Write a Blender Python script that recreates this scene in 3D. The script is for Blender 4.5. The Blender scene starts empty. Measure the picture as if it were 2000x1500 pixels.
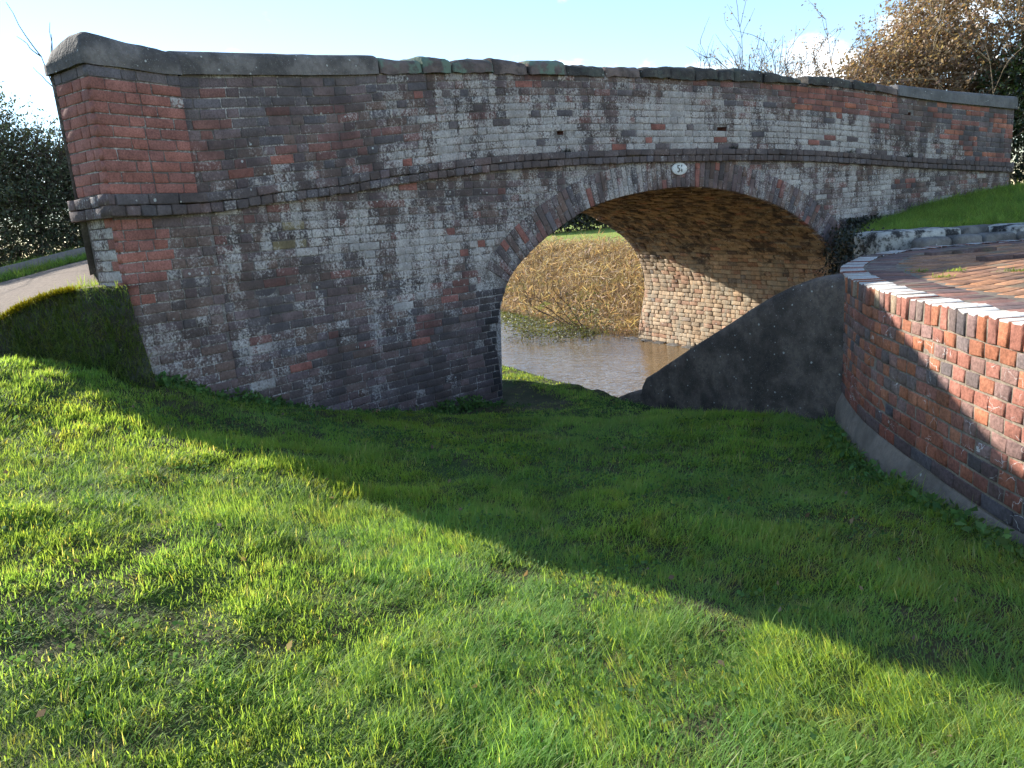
import bpy, math, random
import numpy as np
from mathutils import Matrix, Vector

rng = np.random.default_rng(11)
random.seed(5)
sc = bpy.context.scene
COL = sc.collection

# ---------------------------------------------------------------- camera, sky, sun, exposure
EYE = np.array([0.0, 0.0, 1.6])
PITCH, ROLL = math.radians(12.79), math.radians(4.185)
fw = np.array([0, math.cos(PITCH), -math.sin(PITCH)])
up0 = np.array([0, math.sin(PITCH), math.cos(PITCH)])
r0 = np.array([1.0, 0, 0])
rx = math.cos(ROLL) * r0 - math.sin(ROLL) * up0
ry = math.sin(ROLL) * r0 + math.cos(ROLL) * up0
cam = bpy.data.cameras.new('camera')
cam.sensor_width = 36.0
cam.lens = 36.0 * 1400 / 2000
cam.clip_start, cam.clip_end = 0.05, 3000
camo = bpy.data.objects.new('camera', cam)
COL.objects.link(camo)
M = Matrix.Identity(4)
for i in range(3):
    M[i][0], M[i][1], M[i][2], M[i][3] = rx[i], ry[i], -fw[i], EYE[i]
camo.matrix_world = M
sc.camera = camo

SUN_EL = math.radians(26.5)
SUN_PHI = math.radians(39.0)            # the light travels towards (+cos, -sin) in plan
sun_to = Vector((-math.cos(SUN_PHI) * math.cos(SUN_EL), math.sin(SUN_PHI) * math.cos(SUN_EL), math.sin(SUN_EL)))
sl = bpy.data.lights.new('sun', 'SUN')
sl.energy = 5.0
sl.angle = math.radians(0.53)
sl.color = (1.0, 0.94, 0.84)
so = bpy.data.objects.new('sun', sl)
so.rotation_euler = (-sun_to).to_track_quat('-Z', 'Y').to_euler()
COL.objects.link(so)

wd = bpy.data.worlds.new('World')
sc.world = wd
wd.use_nodes = True
wn = wd.node_tree
wn.nodes.clear()


class NT:
    """small node helper"""
    def __init__(s, tree): s.t = tree
    def n(s, typ, ins=None, **props):
        nd = s.t.nodes.new(typ)
        for k, v in props.items(): setattr(nd, k, v)
        for k, v in (ins or {}).items():
            sk = nd.inputs[k]
            if isinstance(v, bpy.types.NodeSocket): s.t.links.new(v, sk)
            else: sk.default_value = v
        return nd
    def math(s, op, a, b=0.0, c=0.0, clamp=False):
        nd = s.n('ShaderNodeMath', {0: a, 1: b, 2: c}, operation=op, use_clamp=clamp)
        return nd.outputs[0]
    def mr(s, v, a, b, c=0.0, d=1.0):
        return s.n('ShaderNodeMapRange', {'Value': v, 'From Min': a, 'From Max': b, 'To Min': c, 'To Max': d}, interpolation_type='SMOOTHSTEP').outputs[0]
    def mix(s, f, a, b, blend='MIX'):
        nd = s.n('ShaderNodeMix', data_type='RGBA', blend_type=blend)
        for k, v in ((0, f), (6, a), (7, b)):
            if isinstance(v, bpy.types.NodeSocket): s.t.links.new(v, nd.inputs[k])
            elif k == 0: nd.inputs[0].default_value = v
            else: nd.inputs[k].default_value = (v[0], v[1], v[2], 1)
        return nd.outputs[2]
    def noise(s, vec, scale, detail=4.0, rough=0.55, dist=0.0):
        return s.n('ShaderNodeTexNoise', {'Vector': vec, 'Scale': scale, 'Detail': detail, 'Roughness': rough, 'Distortion': dist})
    def pos(s):
        return s.n('ShaderNodeNewGeometry').outputs['Position']


W_ = NT(wn)
sky = W_.n('ShaderNodeTexSky', sky_type='NISHITA', sun_disc=False, sun_elevation=SUN_EL,
           sun_rotation=math.radians(-51.0), altitude=50.0, air_density=1.0, dust_density=0.0, ozone_density=2.2)
tc = W_.n('ShaderNodeTexCoord').outputs['Generated']
# cumulus scattered all round the sky, extra cover added out of view to raise the ambient, low ones piled towards the horizon
cl_map = W_.n('ShaderNodeMapping', {'Vector': tc, 'Scale': (1, 1, 1.9), 'Location': (0.35, 0.12, 0.0)})
big = W_.noise(cl_map.outputs[0], 2.6, 2.0, 0.5)
det = W_.noise(cl_map.outputs[0], 9.0, 7.0, 0.58, 0.25)
sep = W_.n('ShaderNodeSeparateXYZ', {0: tc})
dens = W_.math('ADD', W_.math('MULTIPLY', big.outputs[0], 0.55), W_.math('MULTIPLY', det.outputs[0], 0.45))
low = W_.mr(sep.outputs[2], 0.05, 0.40, 0.01, -0.03)
def puff(x, y, z, r, amt):
    v = Vector((x, y, z)).normalized()
    d = W_.n('ShaderNodeVectorMath', {0: tc, 1: tuple(v)}, operation='DISTANCE').outputs[1]
    return W_.mr(d, 0.0, r, amt, 0.0)
for p in ((7.3, 17.1, 2.85, 0.075, 0.085), (8.5, 17.0, 2.6, 0.075, 0.08), (-1.7, 13.6, 4.6, 0.09, 0.10), (-0.4, 13.6, 4.7, 0.07, 0.10),
          (-1.0, 13.6, 4.15, 0.05, 0.08), (1.35, 13.6, 3.75, 0.035, 0.10), (4.6, 16.5, 2.35, 0.04, 0.09)):
    dens = W_.math('ADD', dens, puff(*p))
cov = W_.mr(W_.math('ADD', dens, low), 0.535, 0.64)
cl_sh = W_.mr(det.outputs[0], 0.35, 0.7, 0.78, 1.0)
cl_col = W_.mix(cl_sh, (6.5, 6.9, 7.6), (10.5, 10.3, 10.0))
mixc = W_.mix(W_.math('MULTIPLY', cov, 0.93), sky.outputs[0], cl_col)
bg = W_.n('ShaderNodeBackground', {'Color': mixc, 'Strength': 0.14})
wo = W_.n('ShaderNodeOutputWorld', {'Surface': bg.outputs[0]})

sc.view_settings.view_transform = 'Standard'
sc.view_settings.look = 'None'
sc.view_settings.exposure = 1.1
sc.view_settings.gamma = 1.0
sc.view_settings.use_curve_mapping = False
sc.render.engine = 'CYCLES'
sc.cycles.max_bounces = 5
sc.cycles.diffuse_bounces = 3
sc.cycles.glossy_bounces = 2
sc.cycles.transmission_bounces = 3
sc.cycles.caustics_reflective = False
sc.cycles.caustics_refractive = False
sc.cycles.use_adaptive_sampling = True
sc.cycles.adaptive_threshold = 0.02
sc.cycles.use_denoising = True


# ---------------------------------------------------------------- helpers
def tag(o, label=None, cat=None, group=None, kind=None):
    if label: o['label'] = label
    if cat: o['category'] = cat
    if group: o['group'] = group
    if kind: o['kind'] = kind
    return o

def empty(name, loc, parent=None):
    o = bpy.data.objects.new(name, None)
    o.location = loc
    o.empty_display_size = 0.2
    COL.objects.link(o)
    return o

def mesh_np(name, V, F, col=None, mats=(), smooth=False):
    """V (n,3); F (m,4) or (m,3) int array or list of such arrays"""
    me = bpy.data.meshes.new(name)
    V = np.asarray(V, np.float32).reshape(-1, 3)
    Fs = F if isinstance(F, list) and np.ndim(F[0]) == 2 else [np.asarray(F)]
    Fs = [np.asarray(f, np.int32) for f in Fs if len(f)]
    nl = sum(f.size for f in Fs)
    nf = sum(len(f) for f in Fs)
    me.vertices.add(len(V))
    me.vertices.foreach_set('co', V.ravel())
    me.loops.add(nl)
    me.loops.foreach_set('vertex_index', np.concatenate([f.ravel() for f in Fs]))
    me.polygons.add(nf)
    tot = np.concatenate([np.full(len(f), f.shape[1], np.int32) for f in Fs])
    me.polygons.foreach_set('loop_start', np.r_[0, np.cumsum(tot)[:-1]].astype(np.int32))
    if smooth: me.polygons.foreach_set('use_smooth', np.ones(nf, bool))
    if col is not None:
        at = me.attributes.new('Col', 'FLOAT_COLOR', 'POINT')
        at.data.foreach_set('color', np.asarray(col, np.float32).ravel())
    me.update(calc_edges=True)
    me.validate()
    for m in mats: me.materials.append(m)
    return me

def link(name, me, parent=None, origin=None):
    """links a mesh object; vertices are in world space and are moved to be relative to origin"""
    o = bpy.data.objects.new(name, me)
    COL.objects.link(o)
    if origin is None and parent is None:
        origin = (0, 0, 0)
    if origin is not None and any(origin):
        me.transform(Matrix.Translation(-Vector(origin)))
        o.location = origin
    if parent is not None:
        o.parent = parent
        w = Vector(origin) if origin is not None else Vector((0, 0, 0))
        pl = Vector(parent.location)
        if parent.parent: pl = pl + Vector(parent.parent.location)
        o.location = w - pl
    return o

class Curve:
    """plan curve with outward side on its right hand; pt(s, z, off) -> world"""
    def __init__(s, P, n=30, smooth=True, ext=3.0):
        P = np.asarray(P, float)
        if smooth: P = catmull(P, n)
        P = np.vstack([P[0] + (P[0] - P[1]) / np.hypot(*(P[0] - P[1])) * ext, P, P[-1] + (P[-1] - P[-2]) / np.hypot(*(P[-1] - P[-2])) * ext])
        s.P = P
        s.S = np.r_[0, np.cumsum(np.hypot(*np.diff(P, axis=0).T))] - ext
        T = np.gradient(P, s.S, axis=0)
        T /= np.hypot(T[:, 0], T[:, 1])[:, None]
        s.N = np.c_[T[:, 1], -T[:, 0]]
        s.T = T
        s.L = s.S[-1] - ext
    def pt(s, u, z, off=0.0):
        u = np.asarray(u, float); z = np.asarray(z, float); off = np.asarray(off, float)
        x = np.interp(u, s.S, s.P[:, 0]) + np.interp(u, s.S, s.N[:, 0]) * off
        y = np.interp(u, s.S, s.P[:, 1]) + np.interp(u, s.S, s.N[:, 1]) * off
        return np.stack(np.broadcast_arrays(x, y, z), -1)
    def near(s, X):
        """signed distance (positive in front) and s of the nearest sample for points (n,2)"""
        out_d = np.empty(len(X)); out_s = np.empty(len(X))
        for i in range(0, len(X), 20000):
            x = X[i:i + 20000]
            d2 = ((x[:, None, :] - s.P[None]) ** 2).sum(-1)
            k = d2.argmin(1)
            v = x - s.P[k]
            out_d[i:i + 20000] = (v * s.N[k]).sum(1)
            out_s[i:i + 20000] = s.S[k]
        return out_d, out_s

def catmull(P, n=30):
    P = np.asarray(P, float)
    P = np.vstack([2 * P[0] - P[1], P, 2 * P[-1] - P[-2]])
    out = []
    for i in range(1, len(P) - 2):
        a, b, c, d = P[i - 1:i + 3]
        t = (np.arange(n) / n)[:, None]
        out.append(.5 * ((2 * b) + (-a + c) * t + (2 * a - 5 * b + 4 * c - d) * t * t + (-a + 3 * b - 3 * c + d) * t ** 3))
    out.append(P[-2:-1])
    return np.vstack(out)

QB = np.array([[0, 1, 2, 3], [4, 5, 1, 0], [5, 6, 2, 1], [6, 7, 3, 2], [7, 4, 0, 3], [8, 9, 5, 4], [9, 10, 6, 5], [10, 11, 7, 6], [11, 8, 4, 7]])

def bricks(fn, R, depth=0.06, c=0.0045, jit=0.0014, proud=0.0025):
    """R: (n,7) u0,u1,vb0,vb1,vt0,vt1,off -> verts (n,12,3)"""
    R = np.asarray(R, float)
    u0, u1, b0, b1, t0, t1, off = R.T
    n = len(R)
    def J(): return rng.normal(0, jit, n)
    E = [(u0 + J(), b0 + J()), (u1 + J(), b1 + J()), (u1 + J(), t1 + J()), (u0 + J(), t0 + J())]
    cc = np.minimum(c, np.minimum((u1 - u0), np.minimum(t0 - b0, t1 - b1)) * 0.25)
    I = [(E[0][0] + cc, E[0][1] + cc), (E[1][0] - cc, E[1][1] + cc), (E[2][0] - cc, E[2][1] - cc), (E[3][0] + cc, E[3][1] - cc)]
    V = np.empty((n, 12, 3))
    for k in range(4):
        V[:, k] = fn(I[k][0], I[k][1], off + J() * 0.7)
        V[:, 4 + k] = fn(E[k][0], E[k][1], off - proud)
        V[:, 8 + k] = fn(E[k][0], E[k][1], off - depth)
    return V

def brick_mesh(name, V, C, mat):
    n = len(V)
    F = (QB[None] + 12 * np.arange(n)[:, None, None]).reshape(-1, 4)
    return mesh_np(name, V.reshape(-1, 3), F, np.repeat(C, 12, 0), [mat])

def brick_objects(name, V, C, mat, parent, limit=300, rest='brickwork', keyfn=None, alt=None):
    """the bricks that show largest become objects, the others one mesh"""
    ctr = V[:, 0:4].mean(1)
    d = np.linalg.norm(ctr - EYE, axis=1)
    if keyfn is not None: d = d + keyfn(ctr)
    order = np.argsort(d)
    for i in order[:limit]:
        me = brick_mesh(name, V[i:i + 1], C[i:i + 1], alt[0] if alt is not None and alt[1][i] else mat)
        link(name, me, parent, tuple(ctr[i]))
    r = order[limit:]
    if len(r):
        o = link(rest, brick_mesh(rest, V[r], C[r], mat), parent, tuple(ctr[r].mean(0)))
        o['kind'] = 'stuff'

def grid_faces(nu, nv):
    i, j = np.meshgrid(np.arange(nu - 1), np.arange(nv - 1), indexing='ij')
    a = i * nv + j
    return np.stack([a, a + nv, a + nv + 1, a + 1], -1).reshape(-1, 4)

def vnoise(P, scale, seed=0, octv=3):
    """cheap smooth value noise in -1..1, any dimension up to 3"""
    P = np.asarray(P, float) * scale
    out = np.zeros(P.shape[:-1]); amp = 1.0; tot = 0
    for o in range(octv):
        Q = P * 2 ** o + seed * 17.3 + o * 5.1
        i = np.floor(Q).astype(np.int64); f = Q - i; f = f * f * (3 - 2 * f)
        acc = 0
        D = P.shape[-1]
        for c in range(2 ** D):
            w = 1.0; h = 0
            for k in range(D):
                bit = (c >> k) & 1
                w = w * (f[..., k] if bit else 1 - f[..., k])
                h = h + (i[..., k] + bit) * (374761393, 668265263, 974711)[k]
            h = (h ^ (h >> 13)) * 1274126177
            h = (h ^ (h >> 16)) & 0xffff
            acc = acc + w * (h / 32767.5 - 1)
        out += acc * amp; tot += amp; amp *= 0.5
    return out / tot


# ---------------------------------------------------------------- materials
def new_mat(name):
    m = bpy.data.materials.new(name)
    m.use_nodes = True
    m.node_tree.nodes.clear()
    return m, NT(m.node_tree)

def finish(m, t, col, rough=0.85, spec=0.3, bump=None, bstr=0.4, bdist=0.01, extra=None):
    ins = {'Base Color': col if isinstance(col, bpy.types.NodeSocket) else (*col, 1), 'Roughness': rough, 'Specular IOR Level': spec}
    if bump is not None:
        b = t.n('ShaderNodeBump', {'Strength': bstr, 'Distance': bdist, 'Height': bump})
        ins['Normal'] = b.outputs[0]
    p = t.n('ShaderNodeBsdfPrincipled', ins)
    out = p.outputs[0]
    if extra: out = extra(t, p, ins)
    t.n('ShaderNodeOutputMaterial', {'Surface': out})
    return m

def mat_brick(name, lime=(0.61, 0.565, 0.53), soot=0.5, veins=False, fine=55.0, moss=0.0, plain=None, bstr=0.6, dk=(0.64, 0.90), bls=1.9):
    """brick colour from the mesh, its alpha is how much lime wash is left on it"""
    m, t = new_mat(name)
    P = t.pos()
    if plain is None:
        a = t.n('ShaderNodeAttribute', attribute_name='Col')
        base, amt = a.outputs['Color'], a.outputs['Alpha']
    else:
        base, amt = t.n('ShaderNodeRGB').outputs[0], t.n('ShaderNodeValue').outputs[0]
        base.default_value = (*plain[:3], 1); amt.default_value = plain[3]
    n1 = t.noise(P, fine, 6.0, 0.68)
    n2 = t.noise(P, 6.0, 4.0, 0.62)
    tint = t.mr(n1.outputs[0], 0.3, 0.7, 0.66, 1.28)
    tint = t.math('MULTIPLY', tint, t.mr(n2.outputs[0], 0.3, 0.7, 0.8, 1.2))
    c = t.n('ShaderNodeVectorMath', {0: base, 3: tint}, operation='SCALE').outputs[0]
    # blackened growth in patches
    bl = t.noise(P, bls, 5.0, 0.66)
    dark = t.mr(t.math('ADD', bl.outputs[0], t.math('MULTIPLY', n1.outputs[0], 0.40)), dk[0], dk[1], 0.0, soot)
    c = t.mix(dark, c, (0.042, 0.037, 0.037))
    # lime wash, flaking; it drifts across joints as well as brick by brick
    h = t.math('ADD', t.math('MULTIPLY', n1.outputs[0], 0.62), t.math('MULTIPLY', n2.outputs[0], 0.38))
    amt2 = t.math('ADD', amt, t.mr(bl.outputs[0], 0.32, 0.68, 0.14, -0.22))
    run = t.n('ShaderNodeMapping', {'Vector': P, 'Scale': (7.0, 7.0, 0.8)})
    rn = t.noise(run.outputs[0], 1.0, 3.0, 0.6)
    amt2 = t.math('ADD', amt2, t.mr(rn.outputs[0], 0.30, 0.70, -0.16, 0.20))
    thr = t.math('MULTIPLY_ADD', amt2, -0.42, 0.70)
    lm = t.mr(t.math('SUBTRACT', h, thr), -0.05, 0.11)
    lm = t.math('MULTIPLY', lm, t.mr(amt, 0.0, 0.12))
    lc = t.mix(t.mr(n2.outputs[0], 0.32, 0.68), lime, tuple(0.60 * v for v in lime))
    lc = t.mix(t.mr(n1.outputs[0], 0.40, 0.62, 0.45, 0.0), lc, (0.20, 0.175, 0.165))
    c = t.mix(t.math('MULTIPLY', lm, 0.90), c, lc)
    # round lichen spots
    vo = t.n('ShaderNodeTexVoronoi', {'Vector': P, 'Scale': 17.0, 'Randomness': 1.0})
    wsel = t.n('ShaderNodeSeparateColor', {0: vo.outputs['Color']})
    sp = t.math('MULTIPLY', t.mr(t.math('MULTIPLY_ADD', n1.outputs[0], 0.5, vo.outputs['Distance']), 0.40, 0.44, 1.0, 0.0), t.mr(wsel.outputs[0], 0.86, 0.88))
    c = t.mix(t.math('MULTIPLY', sp, t.mr(amt, 0.05, 0.3, 0.0, 0.7)), c, (0.56, 0.58, 0.56))
    if veins:
        ve = t.n('ShaderNodeTexVoronoi', {'Vector': t.mix(0.12, P, t.noise(P, 9.0).outputs['Color']), 'Scale': 11.0})
        ve.feature = 'DISTANCE_TO_EDGE'
        vm = t.math('MULTIPLY', t.mr(ve.outputs['Distance'], 0.006, 0.022, 1.0, 0.0), t.mr(t.noise(P, 4.1, 3.0).outputs[0], 0.53, 0.62))
        c = t.mix(t.math('MULTIPLY', vm, 0.8), c, (0.62, 0.58, 0.55))
    if moss > 0:
        mm = t.mr(t.noise(P, 5.0, 5.0, 0.65).outputs[0], 0.55, 0.7, 0.0, moss)
        c = t.mix(mm, c, (0.06, 0.075, 0.025))
    hb = t.noise(P, fine * .8, 2.5, 0.7).outputs[0]
    return finish(m, t, c, 0.88, 0.25, hb, bstr, 0.006)

M_BRICK = mat_brick('weathered_brick')
M_NEWBRICK = mat_brick('repair_brick', soot=0.12, bstr=0.25, fine=80.0)
M_VAULT = mat_brick('vault_brick', lime=(0.42, 0.36, 0.25), soot=0.85, fine=30.0, dk=(0.66, 0.78), bls=5.0, bstr=0.9)
M_VAULTLIT = mat_brick('abutment_brick_lit', lime=(0.50, 0.43, 0.31), soot=0.35, fine=34.0, dk=(0.70, 0.90))  # vault brick made paler and less sooty, sunlight brightening put into the colour
M_PLATB = mat_brick('platform_brick', soot=0.15, veins=True)
M_PAVE = mat_brick('paving_brick', soot=0.25, moss=0.35, fine=40)
M_MORTAR = mat_brick('old_mortar', plain=(0.175, 0.152, 0.138, 0.44))
M_MORTV = mat_brick('vault_mortar', lime=(0.46, 0.39, 0.28), plain=(0.22, 0.175, 0.125, 0.45), soot=0.6)
M_MORTP = mat_brick('platform_mortar', plain=(0.215, 0.172, 0.128, 0.08), soot=0.3)

def mat_stone(name, base, base2, dark=0.6, green=0.0, lichen=0.3, scale=1.0, bstr=0.9):
    m, t = new_mat(name)
    P = t.pos()
    n1 = t.noise(P, 22 * scale, 5.0, 0.68)
    n2 = t.noise(P, 3.6 * scale, 5.0, 0.6)
    c = t.mix(t.mr(n1.outputs[0], 0.3, 0.72), base, base2)
    c = t.mix(t.mr(t.math('MULTIPLY_ADD', n1.outputs[0], 0.4, n2.outputs[0]), 0.62, 0.8, 0.0, dark), c, (0.020, 0.019, 0.020))
    if green > 0:
        g = t.mr(t.noise(P, 5.5, 5.0, 0.6).outputs[0], 0.46, 0.58, 0.0, green)
        c = t.mix(g, c, (0.150, 0.205, 0.155))
    if lichen > 0:
        vo = t.n('ShaderNodeTexVoronoi', {'Vector': P, 'Scale': 24.0 * scale})
        wsel = t.n('ShaderNodeSeparateColor', {0: vo.outputs['Color']})
        sp = t.math('MULTIPLY', t.mr(t.math('MULTIPLY_ADD', n1.outputs[0], 0.6, vo.outputs['Distance']), 0.42, 0.50, 1.0, 0.0), t.mr(wsel.outputs[0], 1.0 - lichen, 1.02 - lichen))
        fl = t.mr(t.noise(P, 110, 3.0).outputs[0], 0.63, 0.70, 0.0, min(1, lichen * 2))
        c = t.mix(t.math('MULTIPLY', t.math('MAXIMUM', sp, fl), 0.85), c, (0.50, 0.50, 0.46))
    return finish(m, t, c, 0.92, 0.2, t.noise(P, 24 * scale, 3.0, 0.7).outputs[0], bstr, 0.012)

M_CAP = mat_stone('cement_cap', (0.150, 0.132, 0.122), (0.25, 0.22, 0.20), 0.55, lichen=0.26)
M_COPE = mat_stone('sandstone_coping', (0.155, 0.118, 0.105), (0.23, 0.17, 0.145), 0.65, green=0.0, lichen=0.12)
M_COPEG = mat_stone('algae_coping', (0.15, 0.115, 0.105), (0.21, 0.16, 0.14), 0.50, green=0.92, lichen=0.06)
M_COPED = mat_stone('black_coping', (0.052, 0.048, 0.046), (0.105, 0.092, 0.080), 0.55, green=0.15, lichen=0.18)
M_CEM = mat_stone('cement_coping', (0.14, 0.135, 0.135), (0.20, 0.19, 0.185), 0.35, lichen=0.12)
M_RENDER = mat_stone('black_render', (0.105, 0.085, 0.074), (0.21, 0.165, 0.136), 0.60, lichen=0.20, scale=1.0)
M_CONC = mat_stone('concrete_plinth', (0.20, 0.160, 0.130), (0.29, 0.235, 0.195), 0.35, lichen=0.03, bstr=0.7)
M_LICHEN = mat_stone('lichen_stone', (0.40, 0.39, 0.35), (0.56, 0.55, 0.50), 0.96, lichen=0.3, scale=1.8)
M_STONE = mat_stone('lock_stone', (0.16, 0.15, 0.14), (0.25, 0.235, 0.21), 0.55, lichen=0.25)
M_KERB = mat_stone('pale_kerb', (0.22, 0.195, 0.165), (0.30, 0.27, 0.235), 0.1, lichen=0.0)
M_BANK = mat_stone('earth_bank', (0.040, 0.036, 0.030), (0.075, 0.066, 0.052), 0.5, green=0.15, lichen=0.03)

def mat_paint():
    m, t = new_mat('white_paint')
    P = t.pos()
    n = t.noise(P, 45, 7.0, 0.68)
    w = t.mr(n.outputs[0], 0.54, 0.66)
    c = t.mix(w, (0.58, 0.56, 0.52), (0.28, 0.17, 0.13))
    c = t.mix(t.mr(t.noise(P, 6, 4.0, .6).outputs[0], .42, .62, 0.0, .45), c, (0.33, 0.30, 0.26))
    return finish(m, t, c, 0.7, 0.35, n.outputs[0], 0.5, 0.006)
M_PAINT = mat_paint()

def mat_ground(name, a, b, c3=None, scale=1.0, rough=0.95, bstr=0.6, bdist=0.03):
    m, t = new_mat(name)
    P = t.pos()
    n1 = t.noise(P, 9 * scale, 4.0, 0.65)
    c = t.mix(t.mr(n1.outputs[0], 0.35, 0.65), a, b)
    if c3: c = t.mix(t.mr(t.noise(P, 1.6 * scale, 4.0).outputs[0], 0.5, 0.62), c, c3)
    return finish(m, t, c, rough, 0.2, t.noise(P, 25 * scale, 3.0, 0.65).outputs[0], bstr, bdist)
M_SOIL = mat_ground('damp_soil', (0.048, 0.050, 0.020), (0.075, 0.070, 0.034), (0.055, 0.085, 0.024))
M_ROAD = mat_ground('gravel_road', (0.155, 0.116, 0.088), (0.23, 0.178, 0.138), scale=3.0, bdist=0.02)
M_FIELD = mat_ground('field_grass', (0.19, 0.25, 0.035), (0.24, 0.29, 0.045), scale=0.4)
M_REEDBED = mat_ground('reed_litter', (0.09, 0.065, 0.03), (0.16, 0.115, 0.05), scale=0.6)

def mat_water():
    m, t = new_mat('canal_water')
    P = t.pos()
    mp = t.n('ShaderNodeMapping', {'Vector': P, 'Rotation': (0, 0, math.radians(24)), 'Scale': (1.0, 3.4, 1.0)})
    n1 = t.noise(mp.outputs[0], 3.2, 3.0, 0.5, 0.4)
    n2 = t.noise(mp.outputs[0], 9.0, 2.0, 0.5)
    h = t.math('MULTIPLY_ADD', n2.outputs[0], 0.35, n1.outputs[0])
    c = t.mix(t.mr(t.noise(P, 0.7).outputs[0], 0.4, 0.6), (0.125, 0.080, 0.034), (0.16, 0.105, 0.048))
    return finish(m, t, c, 0.04, 0.5, h, 0.32, 0.05)
M_WATER = mat_water()

def mat_leaf(name, cols, trans=0.45, rough=0.5, spec=0.35, tint=(1.25, 1.2, 0.7)):
    """leaf or blade: colour varies per vertex, per instance and in broad drifts"""
    m, t = new_mat(name)
    P = t.pos()
    a = t.n('ShaderNodeAttribute', attribute_name='Col')
    oi = t.n('ShaderNodeObjectInfo')
    n = t.noise(P, 1.7, 4.0, 0.6)
    n2 = t.noise(P, 9.0, 3.0, 0.6)
    c = t.mix(t.mr(n.outputs[0], 0.35, 0.65), cols[0], cols[1])
    if len(cols) > 2: c = t.mix(t.mr(n2.outputs[0], 0.52, 0.66), c, cols[2])
    c = t.mix(1.0, c, a.outputs['Color'], 'MULTIPLY')
    c = t.n('ShaderNodeVectorMath', {0: c, 3: t.mr(oi.outputs['Random'], 0, 1, 0.72, 1.28)}, operation='SCALE').outputs[0]
    d = t.n('ShaderNodeBsdfPrincipled', {'Base Color': c, 'Roughness': rough, 'Specular IOR Level': spec})
    tc_ = t.n('ShaderNodeVectorMath', {0: c, 1: tint}, operation='MULTIPLY').outputs[0]
    tr = t.n('ShaderNodeBsdfTranslucent', {'Color': tc_})
    mx = t.n('ShaderNodeMixShader', {0: trans, 1: d.outputs[0], 2: tr.outputs[0]})
    t.n('ShaderNodeOutputMaterial', {'Surface': mx.outputs[0]})
    return m
M_GRASS = mat_leaf('grass_blade', ((0.172, 0.322, 0.105), (0.205, 0.338, 0.105), (0.240, 0.330, 0.120)), 0.60, 0.55, 0.16, tint=(1.86, 1.53, .58))
M_MOSS = mat_leaf('moss', ((0.22, 0.20, 0.012), (0.27, 0.23, 0.015)), 0.35, 0.8, 0.1)
M_REED = mat_leaf('dead_reed', ((0.37, 0.265, 0.165), (0.43, 0.325, 0.215), (0.32, 0.195, 0.095)), 0.35, 0.6, 0.25)
M_BROWNLEAF = mat_leaf('brown_leaf', ((0.235, 0.160, 0.105), (0.30, 0.215, 0.145), (0.19, 0.120, 0.075)), 0.42, 0.45, 0.45)
M_GREENLEAF = mat_leaf('evergreen_leaf', ((0.030, 0.058, 0.016), (0.045, 0.075, 0.022)), 0.25, 0.35, 0.5)
M_HEDGELEAF = mat_leaf('hedge_leaf', ((0.085, 0.105, 0.062), (0.115, 0.13, 0.08)), 0.35, 0.55, 0.3)
M_WEEDLEAF = mat_leaf('weed_leaf', ((0.085, 0.165, 0.055), (0.11, 0.19, 0.06)), 0.4, 0.7, 0.08)
M_IVY = mat_leaf('ivy_leaf', ((0.030, 0.036, 0.022), (0.042, 0.048, 0.028)), 0.15, 0.4, 0.4)
M_WEED = mat_leaf('water_weed', ((0.17, 0.20, 0.06), (0.27, 0.27, 0.12)), 0.3, 0.5, 0.4)
M_FARTREE = mat_leaf('far_tree', ((0.095, 0.10, 0.085), (0.12, 0.12, 0.105)), 0.2, 0.8, 0.1)

def mat_bark(name, a, b):
    m, t = new_mat(name)
    n = t.noise(t.pos(), 40, 5.0, 0.6)
    return finish(m, t, t.mix(t.mr(n.outputs[0], 0.35, 0.65), a, b), 0.85, 0.2, n.outputs[0], 0.5, 0.01)
M_TWIG = mat_bark('grey_twig', (0.085, 0.065, 0.052), (0.14, 0.11, 0.09))
M_STEM = mat_bark('tan_stem', (0.22, 0.16, 0.10), (0.32, 0.25, 0.16))
M_BARK = mat_bark('bark', (0.06, 0.048, 0.038), (0.10, 0.08, 0.06))

def mat_plain(name, c, rough=0.5, spec=0.4, sc_=30):
    m, t = new_mat(name)
    n = t.noise(t.pos(), sc_, 5.0, 0.6)
    cc = t.mix(t.mr(n.outputs[0], 0.35, 0.7), c, tuple(v * 0.82 for v in c))
    return finish(m, t, cc, rough, spec)
M_PLATE = mat_plain('white_enamel', (0.70, 0.71, 0.70), 0.35, 0.5, 60)
M_INK = mat_plain('black_enamel', (0.02, 0.021, 0.024), 0.4, 0.5, 60)
M_DARKHOLE = mat_plain('hole_lining', (0.16, 0.075, 0.06), 0.95, 0.1)

# ---------------------------------------------------------------- the site: canal axes
E0 = np.array([1.21, 7.53])                      # a point on the towpath edge
TA = np.array([0.8712, 0.4909])                  # across the canal
NB = np.array([-0.4909, 0.8712])                 # along the canal, away under the bridge
def ab(a, b): return E0 + np.multiply.outer(np.asarray(a, float), TA) + np.multiply.outer(np.asarray(b, float), NB)
def to_ab(P):
    v = np.asarray(P)[..., :2] - E0
    return v @ TA, v @ NB
WATER_Z = -1.0

WALL = Curve([(-2.72, 5.0), (-2.3, 5.6), (-1.54, 6.5), (-1.0, 7.03), (-0.1, 7.8), (0.45, 8.2), (2.13, 9.22), (4.0, 10.17), (6, 11.1), (7.9, 11.95), (8.46, 12.2)])
S_END = WALL.L

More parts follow.
